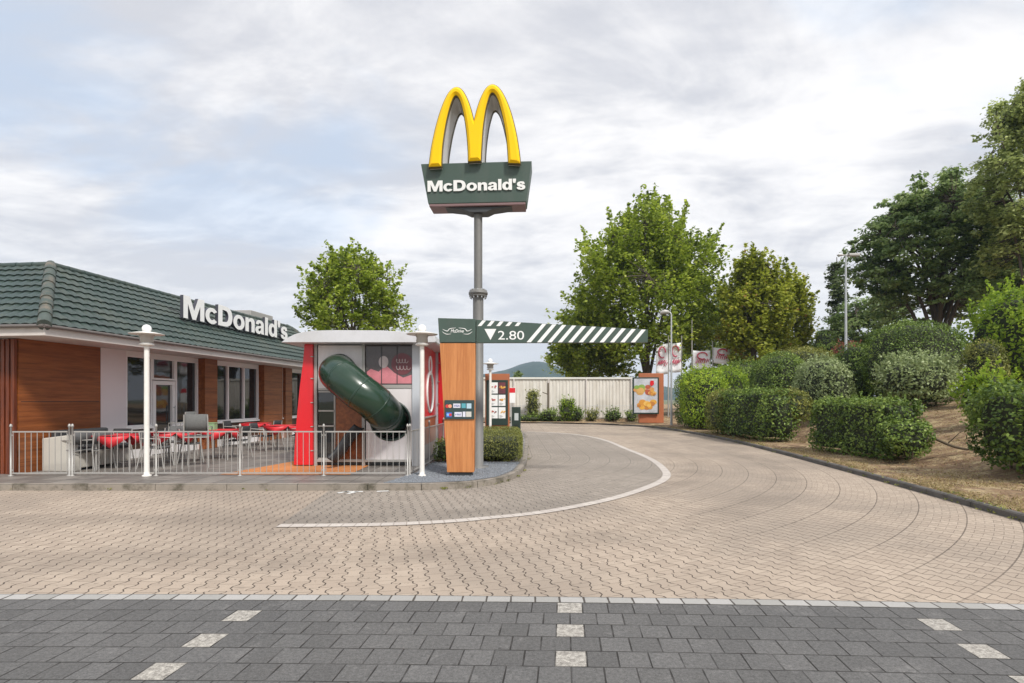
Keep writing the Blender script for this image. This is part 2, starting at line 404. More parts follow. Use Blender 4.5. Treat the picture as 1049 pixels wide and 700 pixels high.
m_hill = ground_mat('wooded_hill', ((.022, .045, .03), (.035, .06, .035), (.02, .04, .025), (.06, .08, .045)), (.004, .012, .04), .5)

# ------------------------------------------------------------------ leaves
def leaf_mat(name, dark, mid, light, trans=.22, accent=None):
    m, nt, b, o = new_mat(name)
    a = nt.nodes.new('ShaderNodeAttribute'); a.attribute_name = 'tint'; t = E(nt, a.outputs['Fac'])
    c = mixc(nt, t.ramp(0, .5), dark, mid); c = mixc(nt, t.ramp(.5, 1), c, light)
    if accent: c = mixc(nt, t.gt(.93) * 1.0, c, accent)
    setin(nt, b, 'Base Color', c); b.inputs['Roughness'].default_value = .5
    b.inputs['Specular IOR Level'].default_value = .35
    tr = nt.nodes.new('ShaderNodeBsdfTranslucent'); nt.links.new(scalec(nt, c, 1.3), tr.inputs[0])
    mx = nt.nodes.new('ShaderNodeMixShader'); mx.inputs[0].default_value = trans
    nt.links.new(b.outputs[0], mx.inputs[1]); nt.links.new(tr.outputs[0], mx.inputs[2]); nt.links.new(mx.outputs[0], o.inputs[0])
    return m
L_hedge = leaf_mat('hedge_leaf', (.042, .078, .014), (.115, .180, .028), (.32, .42, .085))
L_hedgey = leaf_mat('yellow_green_hedge_leaf', (.12, .20, .015), (.26, .38, .03), (.50, .60, .05))
L_olive = leaf_mat('olive_hedge_leaf', (.075, .092, .018), (.19, .205, .038), (.38, .37, .10))
L_silver = leaf_mat('silvery_leaf', (.11, .155, .05), (.26, .32, .13), (.44, .50, .26))
L_maple = leaf_mat('maple_leaf', (.10, .14, .016), (.28, .36, .038), (.60, .66, .12), .5)
L_mapley = leaf_mat('yellowing_maple_leaf', (.12, .15, .018), (.32, .36, .04), (.62, .62, .12), .5, (.34, .20, .06))
L_oak = leaf_mat('dark_oak_leaf', (.085, .135, .045), (.20, .275, .095), (.40, .48, .20), .5)
L_pine = leaf_mat('pine_needles', (.06, .085, .035), (.12, .155, .065), (.2, .24, .11), .35)
L_birch = leaf_mat('birch_leaf', (.15, .19, .06), (.33, .38, .13), (.55, .60, .25), .55)
L_redl = leaf_mat('red_shrub_leaf', (.16, .04, .03), (.30, .09, .06), (.40, .22, .12), .3)
L_bright = leaf_mat('bright_green_leaf', (.09, .16, .015), (.22, .33, .03), (.42, .52, .06), .5)
L_dry = leaf_mat('dry_blade', (.18, .14, .06), (.36, .28, .13), (.55, .46, .25), .3)

def leaf_mesh(name, C, N, size, tint, mats, core=None, aspect=.62, parent=None):
    """rhombic leaves at C facing N; core = (verts, faces, smooth) appended with the last material"""
    n = len(C); N = N / (np.linalg.norm(N, axis=1, keepdims=True) + 1e-9)
    a = RNG.normal(size=(n, 3)); U = np.cross(N, a); U /= np.linalg.norm(U, axis=1, keepdims=True) + 1e-9
    W = np.cross(N, U); s = size[:, None]
    V = np.stack([C - U * s * .5, C - W * s * aspect * .5 - N * s * .08, C + U * s * .5, C + W * s * aspect * .5 - N * s * .08], 1).reshape(-1, 3)
    nv, nf = n * 4, n
    idx = np.arange(nv); tot = np.full(n, 4); start = np.arange(n) * 4
    cv = np.zeros((0, 3)); cf = []
    if core: cv = np.array(core[0]); cf = core[1]
    me = bpy.data.meshes.new(name)
    allv = np.vstack([V, cv]); me.vertices.add(len(allv)); me.vertices.foreach_set('co', allv.ravel())
    ci = np.array([i + nv for f in cf for i in f], dtype=int); ct = np.array([len(f) for f in cf], dtype=int)
    cs = (np.cumsum(ct) - ct + nv) if len(cf) else np.zeros(0, int)
    loops = np.concatenate([idx, ci]).astype(np.int32)
    me.loops.add(len(loops)); me.loops.foreach_set('vertex_index', loops)
    me.polygons.add(nf + len(cf))
    me.polygons.foreach_set('loop_start', np.concatenate([start, cs]).astype(np.int32))
    me.polygons.foreach_set('loop_total', np.concatenate([tot, ct]).astype(np.int32))
    for mm in mats: me.materials.append(mm)
    me.polygons.foreach_set('material_index', np.concatenate([np.zeros(nf), np.ones(len(cf))]).astype(np.int32))
    me.update(calc_edges=True)
    at = me.attributes.new('tint', 'FLOAT', 'FACE'); at.data.foreach_set('value', np.concatenate([np.clip(tint, 0, 1), np.zeros(len(cf))]).astype(np.float32))
    me.validate()
    return link(name, me, parent)
def wob(P, s, seed=0.0):                                 # cheap smooth 3D noise, about -1..1
    x, y, z = P[:, 0] * s + seed, P[:, 1] * s + seed * 1.7, P[:, 2] * s + seed * .6
    return (np.sin(x * 1.3 + 1.7 * np.sin(y * 1.1 + z * .7)) + np.sin(y * 1.7 + 1.3 * np.sin(z * 1.9 + x * .6)) + np.sin(z * 2.1 + 1.1 * np.sin(x * 1.5 + y))) / 3

# ------------------------------------------------------------------ site geometry
kerb_pts = [(9.5, 3.75), (7.6, 4.0), (6.75, 4.8), (6.72, 6.0), (6.88, 7.2), (7.12, 8.8), (7.62, 12.2), (8.25, 17.5), (8.55, 22), (8.5, 26.2), (8.25, 29.3), (7.4, 31.8), (5.2, 34.3), (2.3, 35.6), (-3, 36.4), (-14, 36.6), (-30, 36.6)]
kerb_r = [(p.x, p.y) for p in catmull([(a, b, 0) for a, b in kerb_pts], 8)]
KR = np.array(kerb_r)
def kerb_x(y): 
    s = KR[(KR[:, 1] > 4.8) & (KR[:, 1] < 29.3)]; return np.interp(y, s[:, 1], s[:, 0])
def bank(x, y):
    d = np.asarray(x) - kerb_x(np.clip(y, 4.8, 29.3))
    base = .10 + .03 * np.clip(d, 0, 2.0)
    rise = np.clip(d - 1.9, 0, None) * .36
    rise = 1.75 * (1 - np.exp(-rise / 1.75 * 1.15)) + .02 * np.clip(d - 6, 0, 30)
    fade = 1 - np.clip((np.asarray(y) - 26) / 8, 0, 1)
    fade = fade * .7 + .3
    return base + rise * fade
def bz(x, y): return float(bank(np.array([x]), np.array([y]))[0])

def poly_sheet(name, poly, z, m, label=None, parent=None):
    mb = MB(); from mathutils.geometry import tessellate_polygon
    t = tessellate_polygon([[Vector((a, b, 0)) for a, b in poly]])
    fs = []
    for q in t:
        a, b, c = [Vector((*poly[i], 0)) for i in q]
        fs.append(q if (b - a).cross(c - a).z > 0 else (q[0], q[2], q[1]))
    mb.add([(a, b, z) for a, b in poly], fs)
    o = mb.build(name, m, parent); o['kind'] = 'structure'; return o
def ribbon(name, pts, wl, wr, z, m, kind='structure'):    # flat strip along pts with UV (length, width)
    P = [Vector((a, b, 0)) for a, b in pts]; mb = MB(); vs = []; L = [0]
    for i, p in enumerate(P):
        d = (P[min(i + 1, len(P) - 1)] - P[max(i - 1, 0)]).normalized(); nrm = Vector((-d.y, d.x, 0))
        vs += [p + nrm * wl + Vector((0, 0, z)), p - nrm * wr + Vector((0, 0, z))]
        if i: L.append(L[-1] + (P[i] - P[i - 1]).length)
    mb.add(vs, [(2 * i, 2 * i + 1, 2 * i + 3, 2 * i + 2) for i in range(len(P) - 1)])
    o = mb.build(name, m); uv = o.data.uv_layers.new(name='UVMap')
    for li, l in enumerate(o.data.loops):
        vi = l.vertex_index; uv.data[li].uv = (L[vi // 2], vi % 2)
    o['kind'] = kind; return o
def kerb_wall(name, pts, w, z1, m, side=1):               # kerb stones: rounded-top strip
    P = [Vector((a, b, 0)) for a, b in pts]; mb = MB(); vs = []
    prof = [(0, -.05), (0, z1 - .02), (.02, z1), (w - .02, z1), (w, z1 - .015), (w, -.05)]
    # stones about 1 m long with a dark gap between them
    acc = 0; segs = []; cur = [0]
    for i in range(1, len(P)):
        acc += (P[i] - P[i - 1]).length; cur.append(i)
        if acc > .95: segs.append(cur); cur = [i]; acc = 0
    if len(cur) > 1: segs.append(cur)
    for sg in segs:
        base = []
        for q, i in enumerate(sg):
            d = (P[min(i + 1, len(P) - 1)] - P[max(i - 1, 0)]).normalized(); nrm = Vector((-d.y, d.x, 0)) * side
            p = P[i] + d * (.006 if q == 0 else (-.006 if q == len(sg) - 1 else 0))
            base += [p + nrm * a + Vector((0, 0, b)) for a, b in prof]
        n = len(prof)
        fs = [(i * n + k, i * n + k + 1, (i + 1) * n + k + 1, (i + 1) * n + k) for i in range(len(sg) - 1) for k in range(n - 1)]
        if side > 0: fs = [tuple(reversed(f)) for f in fs]
        e = len(sg) - 1
        fs += [tuple(range(n)), tuple(reversed([e * n + k for k in range(n)]))]
        mb.add(base, fs)
    o = mb.build(name, m); o['kind'] = 'structure'; return o

# ground sheets
mb = MB(); mb.quad((-1250, -200, -.03), (1250, -200, -.03), (1250, 1250, -.03), (-1250, 1250, -.03))
tag(mb.build('ground', m_field), kind='structure')
def ytop(x): return 4.41 - .0265 * x - .0035 * x * x
def ybot(x): return 4.281 - .0265 * x - .0035 * x * x
xs = np.linspace(-14, 12, 53)
mb = MB(); vs = [(x, y, 0.0) for x in xs for y in (-6.0, ybot(x))]
mb.add(vs, [(2 * i, 2 * i + 2, 2 * i + 3, 2 * i + 1) for i in range(52)]); tag(mb.build('parking_pavement', m_darkpave), kind='structure')
strip_pts = [(x, (ytop(x) + ybot(x)) / 2) for x in xs]
ribbon('border_strip', strip_pts, .0645, .0645, .002, m_strip)
mb = MB(); vs = [(x, y, 0.0) for x in xs for y in (ytop(x), 9.0)]
mb.add(vs, [(2 * i, 2 * i + 2, 2 * i + 3, 2 * i + 1) for i in range(52)])
mb.quad((-14, 9.0, 0), (12, 9.0, 0), (12, 37, 0), (-14, 37, 0)); mb.quad((-40, -6, 0), (-14, -6, 0), (-14, 37, 0), (-40, 37, 0))
tag(mb.build('road', m_tan), kind='structure')
# island kerb line (restaurant side), counterclockwise outline of the raised island
isl = [(-40, 9.5), (-14, 9.5), (-6, 9.5), (-2.6, 9.5), (-1.5, 9.55), (-.75, 9.78), (-.2, 10.35), (.14, 11.3), (.33, 12.8), (.43, 14.8), (.55, 18), (.62, 21), (.58, 24), (.35, 26.3), (-.5, 27.9), (-2, 28.6), (-6, 28.8), (-14, 28.8), (-40, 28.8)]
isl_s = []
for i, p in enumerate(catmull([(a, b, 0) for a, b in isl], 6)): isl_s.append((p.x, p.y))
# resample the long straight runs so kerb stones stay about 1 m
def resample(pts, step=.33):
    out = [pts[0]]
    for a, b in zip(pts, pts[1:]):
        L = math.hypot(b[0] - a[0], b[1] - a[1]); n = max(1, int(L / step))
        for k in range(1, n + 1): out.append((a[0] + (b[0] - a[0]) * k / n, a[1] + (b[1] - a[1]) * k / n))
    return out
isl_r = resample(isl_s)
kerb_wall('island_kerb', isl_r, .12, .12, m_kerb, 1)
poly_sheet('terrace_pavement', isl_s, .112, m_terrace)
kerb_wall('bank_kerb', resample(kerb_r), .11, .10, m_kerbdark, -1)
# white curved line and the grey lane inside it
wl_px = [(285, 539), (340, 538.6), (400, 537.5), (460, 534.5), (500, 531), (545, 526.5), (580, 521), (615, 514), (640, 507.5), (662, 500), (678, 493), (683, 487), (680, 481), (672, 474), (660, 467.5), (640, 459.5), (622, 452), (604, 447.5), (585, 444.9), (560, 443.2), (540, 442.6)]
wl = [gp(a, b) for a, b in wl_px]
wl_s = [(p.x, p.y) for p in catmull([(a, b, 0) for a, b in wl], 6)]
wl_s += [(-2, 27.0 + .8), (-6, 28.2), (-12, 28.3)] if False else []
line = ribbon('lane_line', resample(wl_s, .25), .09, .09, .008, m_line)
lane = [gp(285, 539), ] + wl_s[1:] + [(.5, 26.2), (.50, 24), (.45, 18), (.3, 14), (.05, 11.5), (-.3, 10.5), (-.8, 9.9), (-1.5, 9.62), (-2.6, 9.56)] + [(-3.3, 9.56)]
poly_sheet('lane_paving', lane, .004, m_greypave)
mb = MB()                                                    # remains of a painted arrow beside the kerb
for (a, b, c, d) in ((346, 505.6, 358, 503.6), (356, 506.2, 366, 504.0), (352, 504.2, 372, 504.0), (386, 503.9, 398, 503.4)):
    (ax_, ay_), (bx2, by2) = gp(a, b), gp(c, d); dv_ = Vector((bx2 - ax_, by2 - ay_, 0)).normalized() * .035; nv_ = Vector((-dv_.y, dv_.x, 0))
    mb.quad((ax_ - nv_.x, ay_ - nv_.y, .008), (bx2 - nv_.x, by2 - nv_.y, .008), (bx2 + nv_.x, by2 + nv_.y, .008), (ax_ + nv_.x, ay_ + nv_.y, .008))
tag(mb.build('lane_marking', m_letter), kind='structure')
# bank as a height field
def bank_sheet():
    ys = np.concatenate([np.linspace(-4, 40, 111), np.linspace(42, 90, 13)])
    ts = np.concatenate([np.linspace(0, 10, 41), np.linspace(11, 70, 20)])
    mb = MB(); vs = []
    for y in ys:
        kx = float(kerb_x(np.clip(y, 4.8, 29.3))) + .10
        if y > 29.3: kx = float(np.interp(y, [29.3, 31.8, 34.3, 35.6, 36.4, 36.6, 37], [8.25, 7.4, 5.2, 2.3, -3, -14, -30])) + .1 if y < 37 else -30
        for t in ts:
            x = kx + t * (1 if y < 29.3 else 1 + max(0, (38 - kx) / 70 - .5) * 1.0)
            z = bz(x, y) + .05 * noise.noise(Vector((x * .7, y * .7, 0))) + .02 * noise.noise(Vector((x * 3, y * 3, 1)))
            if t == 0: z = .085
            vs.append((x, y, z))
    n = len(ts)
    mb.add(vs, [(j * n + i, j * n + i + 1, (j + 1) * n + i + 1, (j + 1) * n + i) for j in range(len(ys) - 1) for i in range(n - 1)], True)
    return tag(mb.build('bank', m_soil), kind='structure')
bank_sheet()
# gravel bed round the totem
gravel = [(-2.35, 9.63), (-1.5, 9.68), (-.82, 9.90), (-.30, 10.43), (.01, 11.34), (.19, 12.8), (-1.9, 12.9), (-2.0, 11.0)]
poly_sheet('gravel_bed', gravel, .118, m_gravelbase)
def in_poly(x, y, P):
    c = False
    for i in range(len(P)):
        x1, y1 = P[i]; x2, y2 = P[i - 1]
        if (y1 > y) != (y2 > y) and x < (x2 - x1) * (y - y1) / (y2 - y1) + x1: c = not c
    return c
m_peb = mat('pebble_grey', (.20, .215, .235), .8, var=.8, scale=25)
mb = MB(); k = 0
while k < 4200:
    x, y = random.uniform(-2.4, .2), random.uniform(9.6, 12.9)
    if not in_poly(x, y, gravel): continue
    k += 1; s = random.uniform(.010, .022); a = random.uniform(0, 6.28); z = .12
    pts = [(x + s * math.cos(a + i * 2.094) * random.uniform(.7, 1.2), y + s * math.sin(a + i * 2.094), z) for i in range(3)]
    mb.add(pts + [(x, y, z + s * random.uniform(.6, 1.1))], [(0, 1, 3), (1, 2, 3), (2, 0, 3)])
tag(mb.build('gravel', m_peb), 'blue grey gravel chippings spread round the foot of the orange totem', 'gravel', kind='stuff')
poly_sheet('play_matting', [(-5.95, 10.72), (-3.3, 10.72), (-3.3, 14.6), (-5.0, 14.6)], .118, m_orange)
mb = MB()                                                    # far wooded hill
hx = np.linspace(-420, 420, 61); hv = []
for y, f in ((900, 0), (940, .55), (1000, .86), (1060, 1.0), (1150, .6)):
    for x in hx:
        prof = 19 * math.exp(-((x - 50) / 48) ** 2) + 60 * math.exp(-((x - 40) / 300) ** 2) + 3 * noise.noise(Vector((x * .03, 0, 3)))
        hv.append((x, y, prof * f - 1 + (2.0 * noise.noise(Vector((x * .12, y * .12, 0))) if f else 0)))
mb.add(hv, [(j * 61 + i, j * 61 + i + 1, (j + 1) * 61 + i + 1, (j + 1) * 61 + i) for j in range(4) for i in range(60)], True)
tag(mb.build('hill', m_hill), kind='structure')

exec_parts = []
# ------------------------------------------------------------------ RESTAURANT
A = math.atan(.1)
rest = empty('restaurant', (-10.17, 10.85, .112), -A)
tag(rest, 'single storey restaurant with green tiled roof, wood cladding and white raised lettering', 'restaurant')
ZB = -.112     # local z = world z - .112
def wz(z): return z - .112
LB, WB = 12.7, 16.0
# walls of the glazed side (local x = 0 outward +x, y along)
mb = MB(); mb.box(-.25, .02, 0, 0, 1.94, wz(2.9)); mb.build('wood_wall', m_wood, rest)
mb = MB(); mb.box(-.2, 0.06, 1.478, .004, 1.90, 1.492); mb.build('panel_joint', m_black, rest)
mb = MB(); mb.box(-.25, 1.94, 0, .012, 2.68, wz(2.9)); mb.build('white_wall', m_pinkwhite, rest)
mb = MB(); mb.box(-WB, -.0, 0, -.25, .25, wz(2.9)); mb.box(-WB, LB - .25, 0, -.0, LB, wz(2.9)); mb.box(-WB, .25, 0, -WB + .25, LB - .25, wz(2.9)); mb.build('wall', m_pinkwhite, rest)
mb = MB()
for i in range(100):                                         # vertical slats on the front
    x = -.02 - i * .115
    mb.box(x - .075, -.06, .0, x, -.002, wz(2.88))
mb.build('slat_cladding', m_slat, rest)
# below-sill and lintel runs
for a, b in ((2.68, 3.56), (4.43, 5.37), (5.95, 8.58), (9.84, 11.9)):
    mb = MB(); mb.box(-.25, a, .22, -.02, b, .74); mb.build('parapet_panel', mat('brown_parapet', (.075, .035, .02), .6, var=.3), rest)
for a, b in ((2.68, 3.52), (4.47, 5.37), (5.95, 8.58), (9.84, 11.9)):
    mb = MB(); mb.box(-.22, a, 0, .03, b, .22); mb.build('plinth', m_frame, rest)
mb = MB(); mb.box(-.25, 2.68, wz(2.80), -.002, LB, wz(2.9)); mb.build('lintel', m_frame, rest)
def window(y0, y1, z0, z1, panes, parent=rest, name='window', sill=True, trans=None, fw=.055):
    mb = MB(); mb.box(-.13, y0, z0, .0, y0 + fw, z1); mb.box(-.13, y1 - fw, z0, .0, y1, z1)
    mb.box(-.13, y0 + fw, z1 - fw, .0, y1 - fw, z1); mb.box(-.13, y0 + fw, z0, .0, y1 - fw, z0 + fw)
    w = (y1 - y0) / panes
    for k in range(1, panes): mb.box(-.13, y0 + w * k - fw * .6, z0 + fw, .0, y0 + w * k + fw * .6, z1 - fw)
    if trans: mb.box(-.128, y0 + fw, trans - fw * .7, -.003, y1 - fw, trans + fw * .7)
    if sill: mb.box(-.128, y0 + .01, z0 - .055, .05, y1 - .01, z0 - .002)
    f = mb.build(name, m_frame, parent, .006)
    for k in range(panes):
        a = y0 + w * k + fw * .6; b = y0 + w * (k + 1) - fw * .6
        zs = [(z0 + fw, z1 - fw)] if not trans else [(z0 + fw, trans - fw * .7), (trans + fw * .7, z1 - fw)]
        for za, zb in zs:
            g = MB(); g.box(-.085, a, za, -.075, b, zb); g.build('pane', m_glass, f)
    return f
window(2.68, 3.56, .80, wz(2.8), 1)
door = window(3.56, 4.43, wz(2.18), wz(2.8), 1, name='transom_window', sill=False)
dr = window(3.58, 4.41, .02, wz(2.16), 1, name='door', sill=False, fw=.11)
mb = MB(); mb.tube([(.06, 4.33, .85), (.06, 4.33, 1.35)], .014, 8); mb.tube([(.0, 4.33, .9), (.06, 4.33, .9)], .009, 6); mb.tube([(.0, 4.33, 1.3), (.06, 4.33, 1.3)], .009, 6)
mb.build('handle', m_alu, dr)
window(4.43, 5.37, .80, wz(2.8), 1)
window(5.95, 8.58, .80, wz(2.8), 3)
window(9.84, 10.25, .80, wz(2.8), 1)
window(10.75, 11.9, .80, wz(2.8), 1)
for a, b in ((5.37, 5.95), (8.58, 9.84), (10.25, 10.75), (11.9, 12.7)):
    mb = MB(); mb.box(-.20, a, 0, .22 if a < 9 else .12, b, wz(2.9) - .003)
    p = mb.build('pillar', m_wood, rest, .004)
    for z in (.955, 1.845):
        mb = MB(); mb.box(-.1, a - .003, z, (.22 if a < 9 else .12) + .003, b + .003, z + .01); mb.build('joint', m_black, p)
mb = MB(); mb.box(-WB + .3, .3, 2.60, -.3, LB - .3, 2.70); mb.build('ceiling', m_dark, rest)
# soffit, fascia, gutter
OX, OY0, OY1 = 1.25, -.6, 14.0
mb = MB(); mb.box(-WB - .6, OY0 + .03, wz(2.9) + .004, OX - .03, OY1 - .03, wz(2.9) + .05); mb.build('soffit', m_fascia, rest)
mb = MB(); z0, z1 = wz(2.875), wz(3.04)
mb.box(OX - .03, OY0, z0, OX, OY1, z1); mb.box(-WB - .6, OY0, z0, OX - .033, OY0 + .03, z1); mb.box(-WB - .6, OY1 - .03, z0, OX - .033, OY1, z1)
mb.build('fascia', m_fascia, rest, .004)
mb = MB()
mb.tube([(OX + .05, OY0 - .05, wz(3.055)), (OX + .05, OY1, wz(3.055))], .035, 8); mb.tube([(-WB - .6, OY0 - .05, wz(3.055)), (OX + .05, OY0 - .05, wz(3.055))], .035, 8)
mb.build('gutter', mat('brown_gutter', (.14, .12, .11), .5, var=.15), rest)
# tiled roof: corrugated rows of tiles on each slope
RUN, ZE, ZT = 2.0, wz(3.07), wz(4.77)
def slope(name, fn, s0, s1, rows=10, pitch=.22):
    """fn(s, t, h): s along eave, t 0..1 up slope, h height off the slope"""
    mb = MB()
    step = pitch / 8
    for r in range(rows):
        t0, t1 = r / rows, (r + 1) / rows
        row = []
        a, b = s0 + RUN * t0, s1 - RUN * t0; a1, b1 = s0 + RUN * t1, s1 - RUN * t1
        S = np.arange(math.floor(a / step), math.ceil(b / step) + 1) * step
        vs = []
        jit = .006 * noise.noise(Vector((r * 3.3, 0, 0)))
        for s in S:
            ph = (s / pitch) % 1.0
            w = .024 * (.5 + .5 * math.cos(2 * math.pi * ph)) ** .7
            q = .004 * noise.noise(Vector((math.floor(s / pitch) * 1.37, r * 2.1, 5)))
            sa, sb = min(max(s, a), b), min(max(s, a1), b1)
            vs += [fn(sa, t0, .0), fn(sa, t0, w + .042 + q + jit), fn(sb, t1 + .01, w + .006 + q)]
        n = len(S)
        for i in range(n - 1):
            o = len(mb.v); mb.add([vs[3 * i], vs[3 * i + 1], vs[3 * i + 4], vs[3 * i + 3]], [(0, 3, 2, 1)], False)
            mb.add([vs[3 * i + 1], vs[3 * i + 2], vs[3 * i + 5], vs[3 * i + 4]], [(0, 3, 2, 1)], False)
    return mb.build(name, m_tile, rest)
sl = math.hypot(RUN, ZT - ZE); nx_, nz_ = (ZT - ZE) / sl, RUN / sl
slope('roof', lambda s, t, h: (OX - RUN * t + nx_ * h, s, ZE + (ZT - ZE) * t + nz_ * h), OY0, OY1)
slope('roof', lambda s, t, h: (-s, OY0 + RUN * t - nx_ * h, ZE + (ZT - ZE) * t + nz_ * h), -OX, WB + .6)
slope('roof', lambda s, t, h: (s, OY1 - RUN * t + nx_ * h, ZE + (ZT - ZE) * t + nz_ * h), -WB - .6, OX)
mb = MB(); mb.box(-WB + 1.0, OY0 + RUN, ZT - .1, OX - RUN, OY1 - RUN, ZT); mb.build('flat_roof', m_dark, rest)
def hip(p0, p1, n=8, rad=.115):
    p0, p1 = Vector(p0), Vector(p1); hb = MB()
    for i in range(n):
        a = p0.lerp(p1, i / n - .01); b = p0.lerp(p1, (i + 1) / n + .03)
        hb.tube([a + Vector((0, 0, .02)), a.lerp(b, .5) + Vector((0, 0, .02)), b], [rad, rad * .95, rad * .80], 12)
    return hb
hip((OX, OY0, ZE), (OX - RUN, OY0 + RUN, ZT)).build('hip_cap', m_hip, rest)
hip((OX, OY1, ZE), (OX - RUN, OY1 - RUN, ZT)).build('hip_cap', m_hip, rest)
mb = MB()
L = OY1 - OY0 - 2 * RUN
for i in range(26):
    y = OY0 + RUN + L * i / 26; mb.tube([(OX - RUN, y, ZT + .01), (OX - RUN, y + L / 26 + .02, ZT + .02)], [.085, .07], 10)
for i in range(34):
    x = OX - RUN - i * .42; mb.tube([(x, OY0 + RUN, ZT + .01), (x - .44, OY0 + RUN, ZT + .02)], [.085, .07], 10)
mb.build('ridge_cap', m_tile, rest)
mb = MB(); mb.box(-2.4, 10.0, ZT, -1.2, 11.6, ZT + .42); rb = mb.build('roof_vent', m_alulight, rest, .02)
# raised letters on the roof
lx = OX - .9; lz = wz(3.96)
letters = empty('roof_sign', (0, 0, 0)); letters.parent = rest
for me in glyph_mesh("McDonald's", 5.65, .645, .10, [m_letter, m_ltside], True):
    link('letter', xf(me, Matrix.Translation((lx, 5.65 / 2 + 4.15, lz)) @ SIDE), letters)
mb = MB()
for k in range(11):
    y = 4.25 + k * .54; mb.tube([(lx - .03, y, lz - .22), (lx - .03, y, lz + .15)], .018, 6); mb.tube([(lx - .03, y, lz + .15), (lx - .45, y, lz + .30)], .014, 6)
mb.box(lx - .05, 4.2, lz + .06, lx - .01, 9.75, lz + .09)
mb.build('bracket', m_dark, letters)

# ------------------------------------------------------------------ RAILINGS
def railing(name, label, a, b, nposts, extra=()):
    a, b = Vector(a), Vector(b); d = (b - a); L = d.length; rz = math.atan2(d.y, d.x)
    root = empty(name, (a.x, a.y, .112), rz); tag(root, label, 'railing', 'railings round the terrace')
    posts = [i * L / (nposts - 1) for i in range(nposts)]
    for x in posts:
        p = MB(); p.lathe([(.045, 0), (.045, .012), (.017, .014), (.017, .98), (.026, .985), (.026, 1.0), (.018, 1.03), (0.002, 1.045)], x, 0, 12); p.build('post', m_alulight, root)
    for x0, x1 in zip(posts, posts[1:]):
        p = MB(); g = .035
        for z in (.04, .87): p.box(x0 + g, -.013, z, x1 - g, .013, z + .026)
        n = max(2, int(round((x1 - x0) / .125)))
        for k in range(n + 1):
            x = x0 + g + .01 + (x1 - x0 - 2 * g - .02) * k / n; p.tube([(x, 0, .066), (x, 0, .870)], .0065, 6)
        for x in (x0 + .02, x1 - .035):
            for z in (.10, .80): p.box(x, -.008, z, x + .015, .008, z + .03)
        p.build('railing_panel', m_alulight, root)
    return root
railing('terrace_railing', 'long grey metal railing along the front of the restaurant terrace', (-8.84, 10.6, 0), (-2.1, 10.6, 0), 5)
railing('terrace_railing', 'short grey railing panel at the wooden corner of the restaurant, left end of the terrace', (-10.03, 10.55, 0), (-8.90, 10.6, 0), 2)
railing('terrace_railing', 'grey metal railing running back beside the play house, next to the orange totem', (-2.07, 10.68, 0), (-1.84, 14.2, 0), 3)

# ------------------------------------------------------------------ GLOBE LAMPS
def globe_lamp():
    root = empty('globe_lamp', (0, 0, .112)); root['category'] = 'lamp post'; root['group'] = 'white lamp posts with wide round shades'
    m = MB(); m.lathe([(.085, 0), (.085, .02), (.052, .03), (.050, .1), (.046, 2.62)], n=16); m.build('post', m_white, root)
    m = MB(); m.lathe([(.05, 2.60), (.10, 2.605), (.135, 2.62), (.13, 2.64), (.09, 2.66), (.09, 2.67)], n=24); m.build('collar', m_white, root)
    m = MB(); m.lathe([(.10, 2.67), (.12, 2.69), (.11, 2.76), (.145, 2.83)], n=20); m.build('lantern', mat('lantern_grill', (.45, .42, .38), .4, var=.2, scale=12), root)
    m = MB(); m.lathe([(.08, 2.825), (.305, 2.83), (.31, 2.840), (.20, 2.865), (.08, 2.885), (.05, 2.89)], n=32); m.build('lamp_shade', m_white, root)
    m = MB(); m.lathe([(.03, 2.88)] + [(.085 * math.cos(t), 2.945 + .085 * math.sin(t)) for t in np.linspace(-.9, 1.5, 9)], n=20); m.build('globe', mat('opal_globe', (.85, .85, .83), .25, var=.02), root)
    return root
g = globe_lamp(); g.location = (-7.31, 10.55, .112); g['label'] = 'white globe lamp post at the terrace railing, in front of the restaurant door'
g2 = copy_tree(g); g2.location = (-1.80, 10.55, .112); g2['label'] = 'white globe lamp post in the gravel between the play house and the orange totem'
g3 = copy_tree(g); g3.location = (-.80, 19.4, .112); g3['label'] = 'white globe lamp post behind the menu board, mostly hidden by the steel pole'

# ------------------------------------------------------------------ PLAY HOUSE  (local: x right, y back; front at y=0)
ph = empty('play_house', (-2.12, 12.15, .112), 0)
tag(ph, 'red and white play house with a curved roof and a green tube slide', 'play house')
X0 = -2.47; PD = 2.3
def px2(px): return (px - CXP) * 12.15 / F + 2.12         # local x of a column on the front face
def py2(py): return H + (HOR - py) * 12.15 / F - .112
for x, y_ in ((px2(322), 0), (px2(371), 0), (px2(322), PD - .02)): mb = MB(); mb.box(x, y_ - .03, 0, x + .07, y_ + .04, py2(353)); mb.build('post', m_alulight, ph, .006)
for b_ in ((px2(322) + .07, .09, px2(371), .15, -.025), (px2(371) + .07, .09, px2(422.4), .15, -.025), (px2(375), py2(398), px2(422.4), py2(394.5), -.02), (px2(326), py2(400), px2(371), py2(398), -.02)):
    mb = MB(); mb.box(b_[0], b_[4], b_[1], b_[2], .033, b_[3]); mb.build('crossbar', m_alulight, ph, .006)

for bx4 in ((px2(422.5), -.05, px2(431), .10), (.05, PD - .2, .12, PD - .05)): mb = MB(); mb.box(bx4[0], bx4[1], 0, bx4[2], bx4[3], py2(353)); mb.build('corner_post', mat('blue_grey_panel', (.55, .58, .62), .4, var=.05), ph, .008)
m_phwhite = mat('play_panel_white', (.74, .70, .70), .4, var=.06, scale=1.4, stretch=(2, 2, .4), dirt=((.46, .42, .38), .35))
